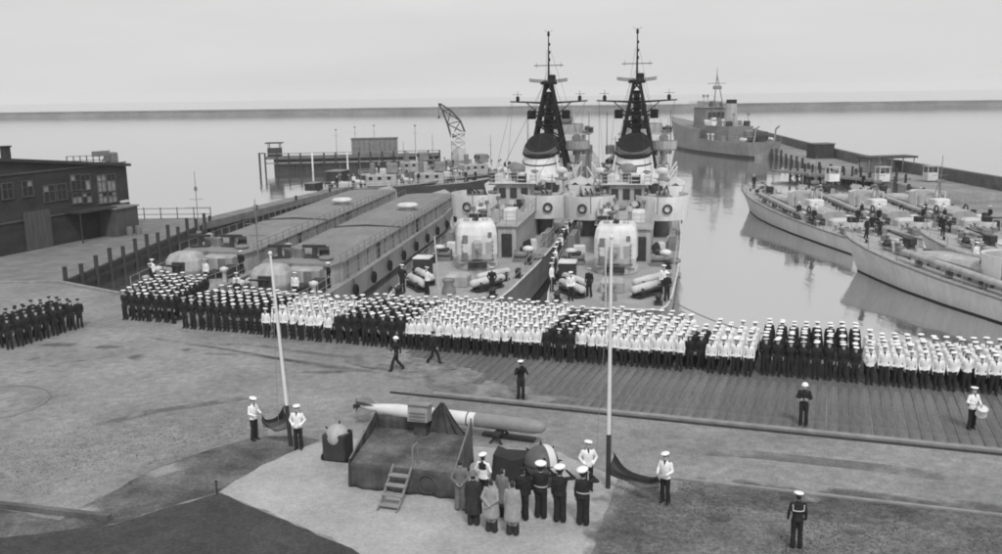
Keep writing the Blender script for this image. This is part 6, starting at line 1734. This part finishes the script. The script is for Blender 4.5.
dm = empty('drum', pd, R(15)); tag(dm, 'white snare drum carried by the drummer', 'drum')
b = MB(); b.lathe([(.2, -.16), (.2, .16)], n=22); b.build('drum_shell', G_white, dm)
for z in (-.16, .16):
    b = MB(); b.torus((0, 0, z), .205, .018, 24, 6); b.build('drum_hoop', G_belt, dm)
dm.rotation_euler = (R(25), R(-12), R(15))
o = person(P_sail, 'sailor', at(796, 548), AWAY + R(12), 'sailor in dark uniform with braided collar, bottom right, seen from behind', None, 1.0); collar(o)
# flag parties
s1 = at(255, 440); s2 = at(299, 449); s3 = at(588, 490); s4 = at(665, 503)
o1 = person(P_whold, 'sailor', s1, R(62), 'sailor in white blouse holding the left flag by its end', 'flag parties'); collar(o1, False)
o2 = person(P_wstand, 'sailor', s2 , R(-6), 'sailor in white blouse standing right of the left flagpole', 'flag parties'); collar(o2, False)
o3 = person(P_wstand, 'sailor', s3 , R(5), 'sailor in white blouse standing left of the right flagpole', 'flag parties'); collar(o3, False)
o4 = person(P_whold, 'sailor', s4 , R(-38), 'sailor in white blouse holding the right flag by its end', 'flag parties'); collar(o4, False)
h1 = o1.matrix_basis @ Vector((0, -.36, 1.12)); h4 = o4.matrix_basis @ Vector((0, -.36, 1.12))
flag('flag', Vector((PL.x - .10, PL.y - .05, 1.75)), Vector((PL.x - .10, PL.y - .05, .75)), h1, h1 + Vector((.05, 0, -.5)), 'dark striped flag sagging between sailor and left flagpole', 1)
flag('flag', Vector((PR.x + .14, PR.y - .05, 1.32)), Vector((PR.x + .10, PR.y - .05, .5)), h4, h4 + Vector((-.05, 0, -.45)), 'dark striped flag sagging between right flagpole and sailor', 2)

# crews aboard
def crew(kind, p, face, lb, grp): person(random.choice(WB if kind == 'white' else DB), 'sailor', p, face, lb, grp, random.uniform(.97, 1.04))
for i in range(11):
    y = 4.5 + i * 2.1
    hb = np.interp(y, [0, 4, 12, 25, 45], [3.3, 4.15, 4.75, 5.2, 5.5])
    crew('dark' if i % 3 else 'white', on_frigate(FR, -hb + .55, y, 2.71), R(60 + random.uniform(-15, 15)), 'man at the inner rail of the right-hand frigate, %s from its stern' % ORF[i], 'crew lining the inner rail')
fig = [('white', FR, 3.3, 4.3, 'sailor with white top at the outer rail of the right-hand frigate stern'), ('dark', FR, 3.5, 2.4, 'dark-clad sailor near the stern corner of the right-hand frigate'),
       ('white', FR, -2.2, 2.0, 'sailor in white top by the covered tubes, right-hand frigate stern'), ('dark', FR, -1.2, 3.2, 'dark-clad sailor beside the hatch on the right-hand frigate stern'),
       ('dark', FL, -2.9, 2.4, 'dark-clad sailor on the stern of the left-hand frigate, outer side'), ('white', FL, -1.2, 2.0, 'sailor in white top beside the capstan of the left-hand frigate'), ('dark', FL, 2.9, 2.2, 'dark-clad sailor on the stern of the left-hand frigate, inner side')]
for k, base, x, y, lb in fig: crew(k, on_frigate(base, x, y, 2.71), QA + R(random.uniform(-30, 30)), lb, 'crew on the frigate sterns')
def tpt(o, x, y, h): 
    return o.matrix_basis @ Vector((x, y, h))
for t, nm in ((td, 'tender by the frigate'), (td2, 'tender nearest the jetty')):
    for k, x, y, h, w in (('dark', -1.5, 1.6, 2.01, 'at the stern'), ('white', 1.6, 3.6, 2.01, 'right of the gun'), ('dark', 2.6, 7.4, 2.01, 'beside the companion'), ('white', -2.2, 3.2, 2.01, 'left of the gun')):
        crew(k, tpt(t, x, y, h), QA + R(random.uniform(-40, 40)), 'sailor in %s %s on the %s' % ('white top' if k == 'white' else 'dark uniform', w, nm), 'crew on the tenders')
boats = [o for o in COL.objects if o.name.startswith('torpedo_boat')]
nmz = {0: 'nearest torpedo boat', 1: 'half-seen torpedo boat', 2: 'torpedo boat farthest left', 3: 'middle outer torpedo boat', 4: 'torpedo boat closest to the mole'}
spots = [('dark', -2.3, 9.0, 1.55, 'by the port locker'), ('white', 2.2, 22.5, 2.0, 'beside the torpedo tube'), ('dark', .6, 1.2, 1.46, 'at the stern'), ('dark', 1.9, 8.3, 1.55, 'by the starboard locker'), ('dark', 0, 32.3, 2.78, 'on the bow'), ('white', -.9, 11.9, 1.6, 'beside the chart house'), ('dark', 1.0, 3.5, 1.48, 'near the after gun'), ('dark', -2.3, 12.8, 1.62, 'at the side rail amidships')]
for bi, o in enumerate(boats):
    for k, x, y, h, w in spots:
        if bi == 1 and y < 20: continue
        crew(k, tpt(o, x, y, h), R(random.uniform(-90, 40)), 'sailor in %s %s of %s' % ('white top' if k == 'white' else 'dark uniform', w, nmz[bi]), 'crew on the torpedo boats')
cutters = [o for o in COL.objects if o.name.startswith('harbour_cutter')]
cn = ['cutter nearest the jetty', 'cutter by the frigate tender', 'cutter farthest out', 'cutter in front of the crane']
for ci, o in enumerate(cutters):
    for k, x, y, w in (('dark', 1.2, 3, 'aft'), ('white', -1.2, 5.5, 'on the after deck'), ('dark', 1.3, 15, 'forward'), ('dark', 0.3, 16.5, 'near the bow')):
        crew(k, tpt(o, x, y, 1.5 if y < 10 else 1.85), R(random.uniform(-60, 60)), 'sailor in %s %s of the %s' % ('white top' if k == 'white' else 'dark uniform', w, cn[ci]), 'crew on the cutters')

# ------------------------------------------------------------------ sea haze
b = MB(); b.box((0, 1300, 9.95), (6100, 3400, 28.3))
mh_ = bpy.data.materials.new('sea_haze'); mh_.use_nodes = True
t_ = mh_.node_tree; t_.nodes.remove(t_.nodes['Principled BSDF'])
pv = t_.nodes.new('ShaderNodeVolumePrincipled'); pv.inputs['Color'].default_value = (.95, .95, .95, 1); pv.inputs['Density'].default_value = 0.00022; pv.inputs['Anisotropy'].default_value = 0.2
t_.links.new(pv.outputs[0], t_.nodes['Material Output'].inputs['Volume'])
hz = tag(b.build('haze', mh_), 'thin sea haze over the harbour', kind='stuff')
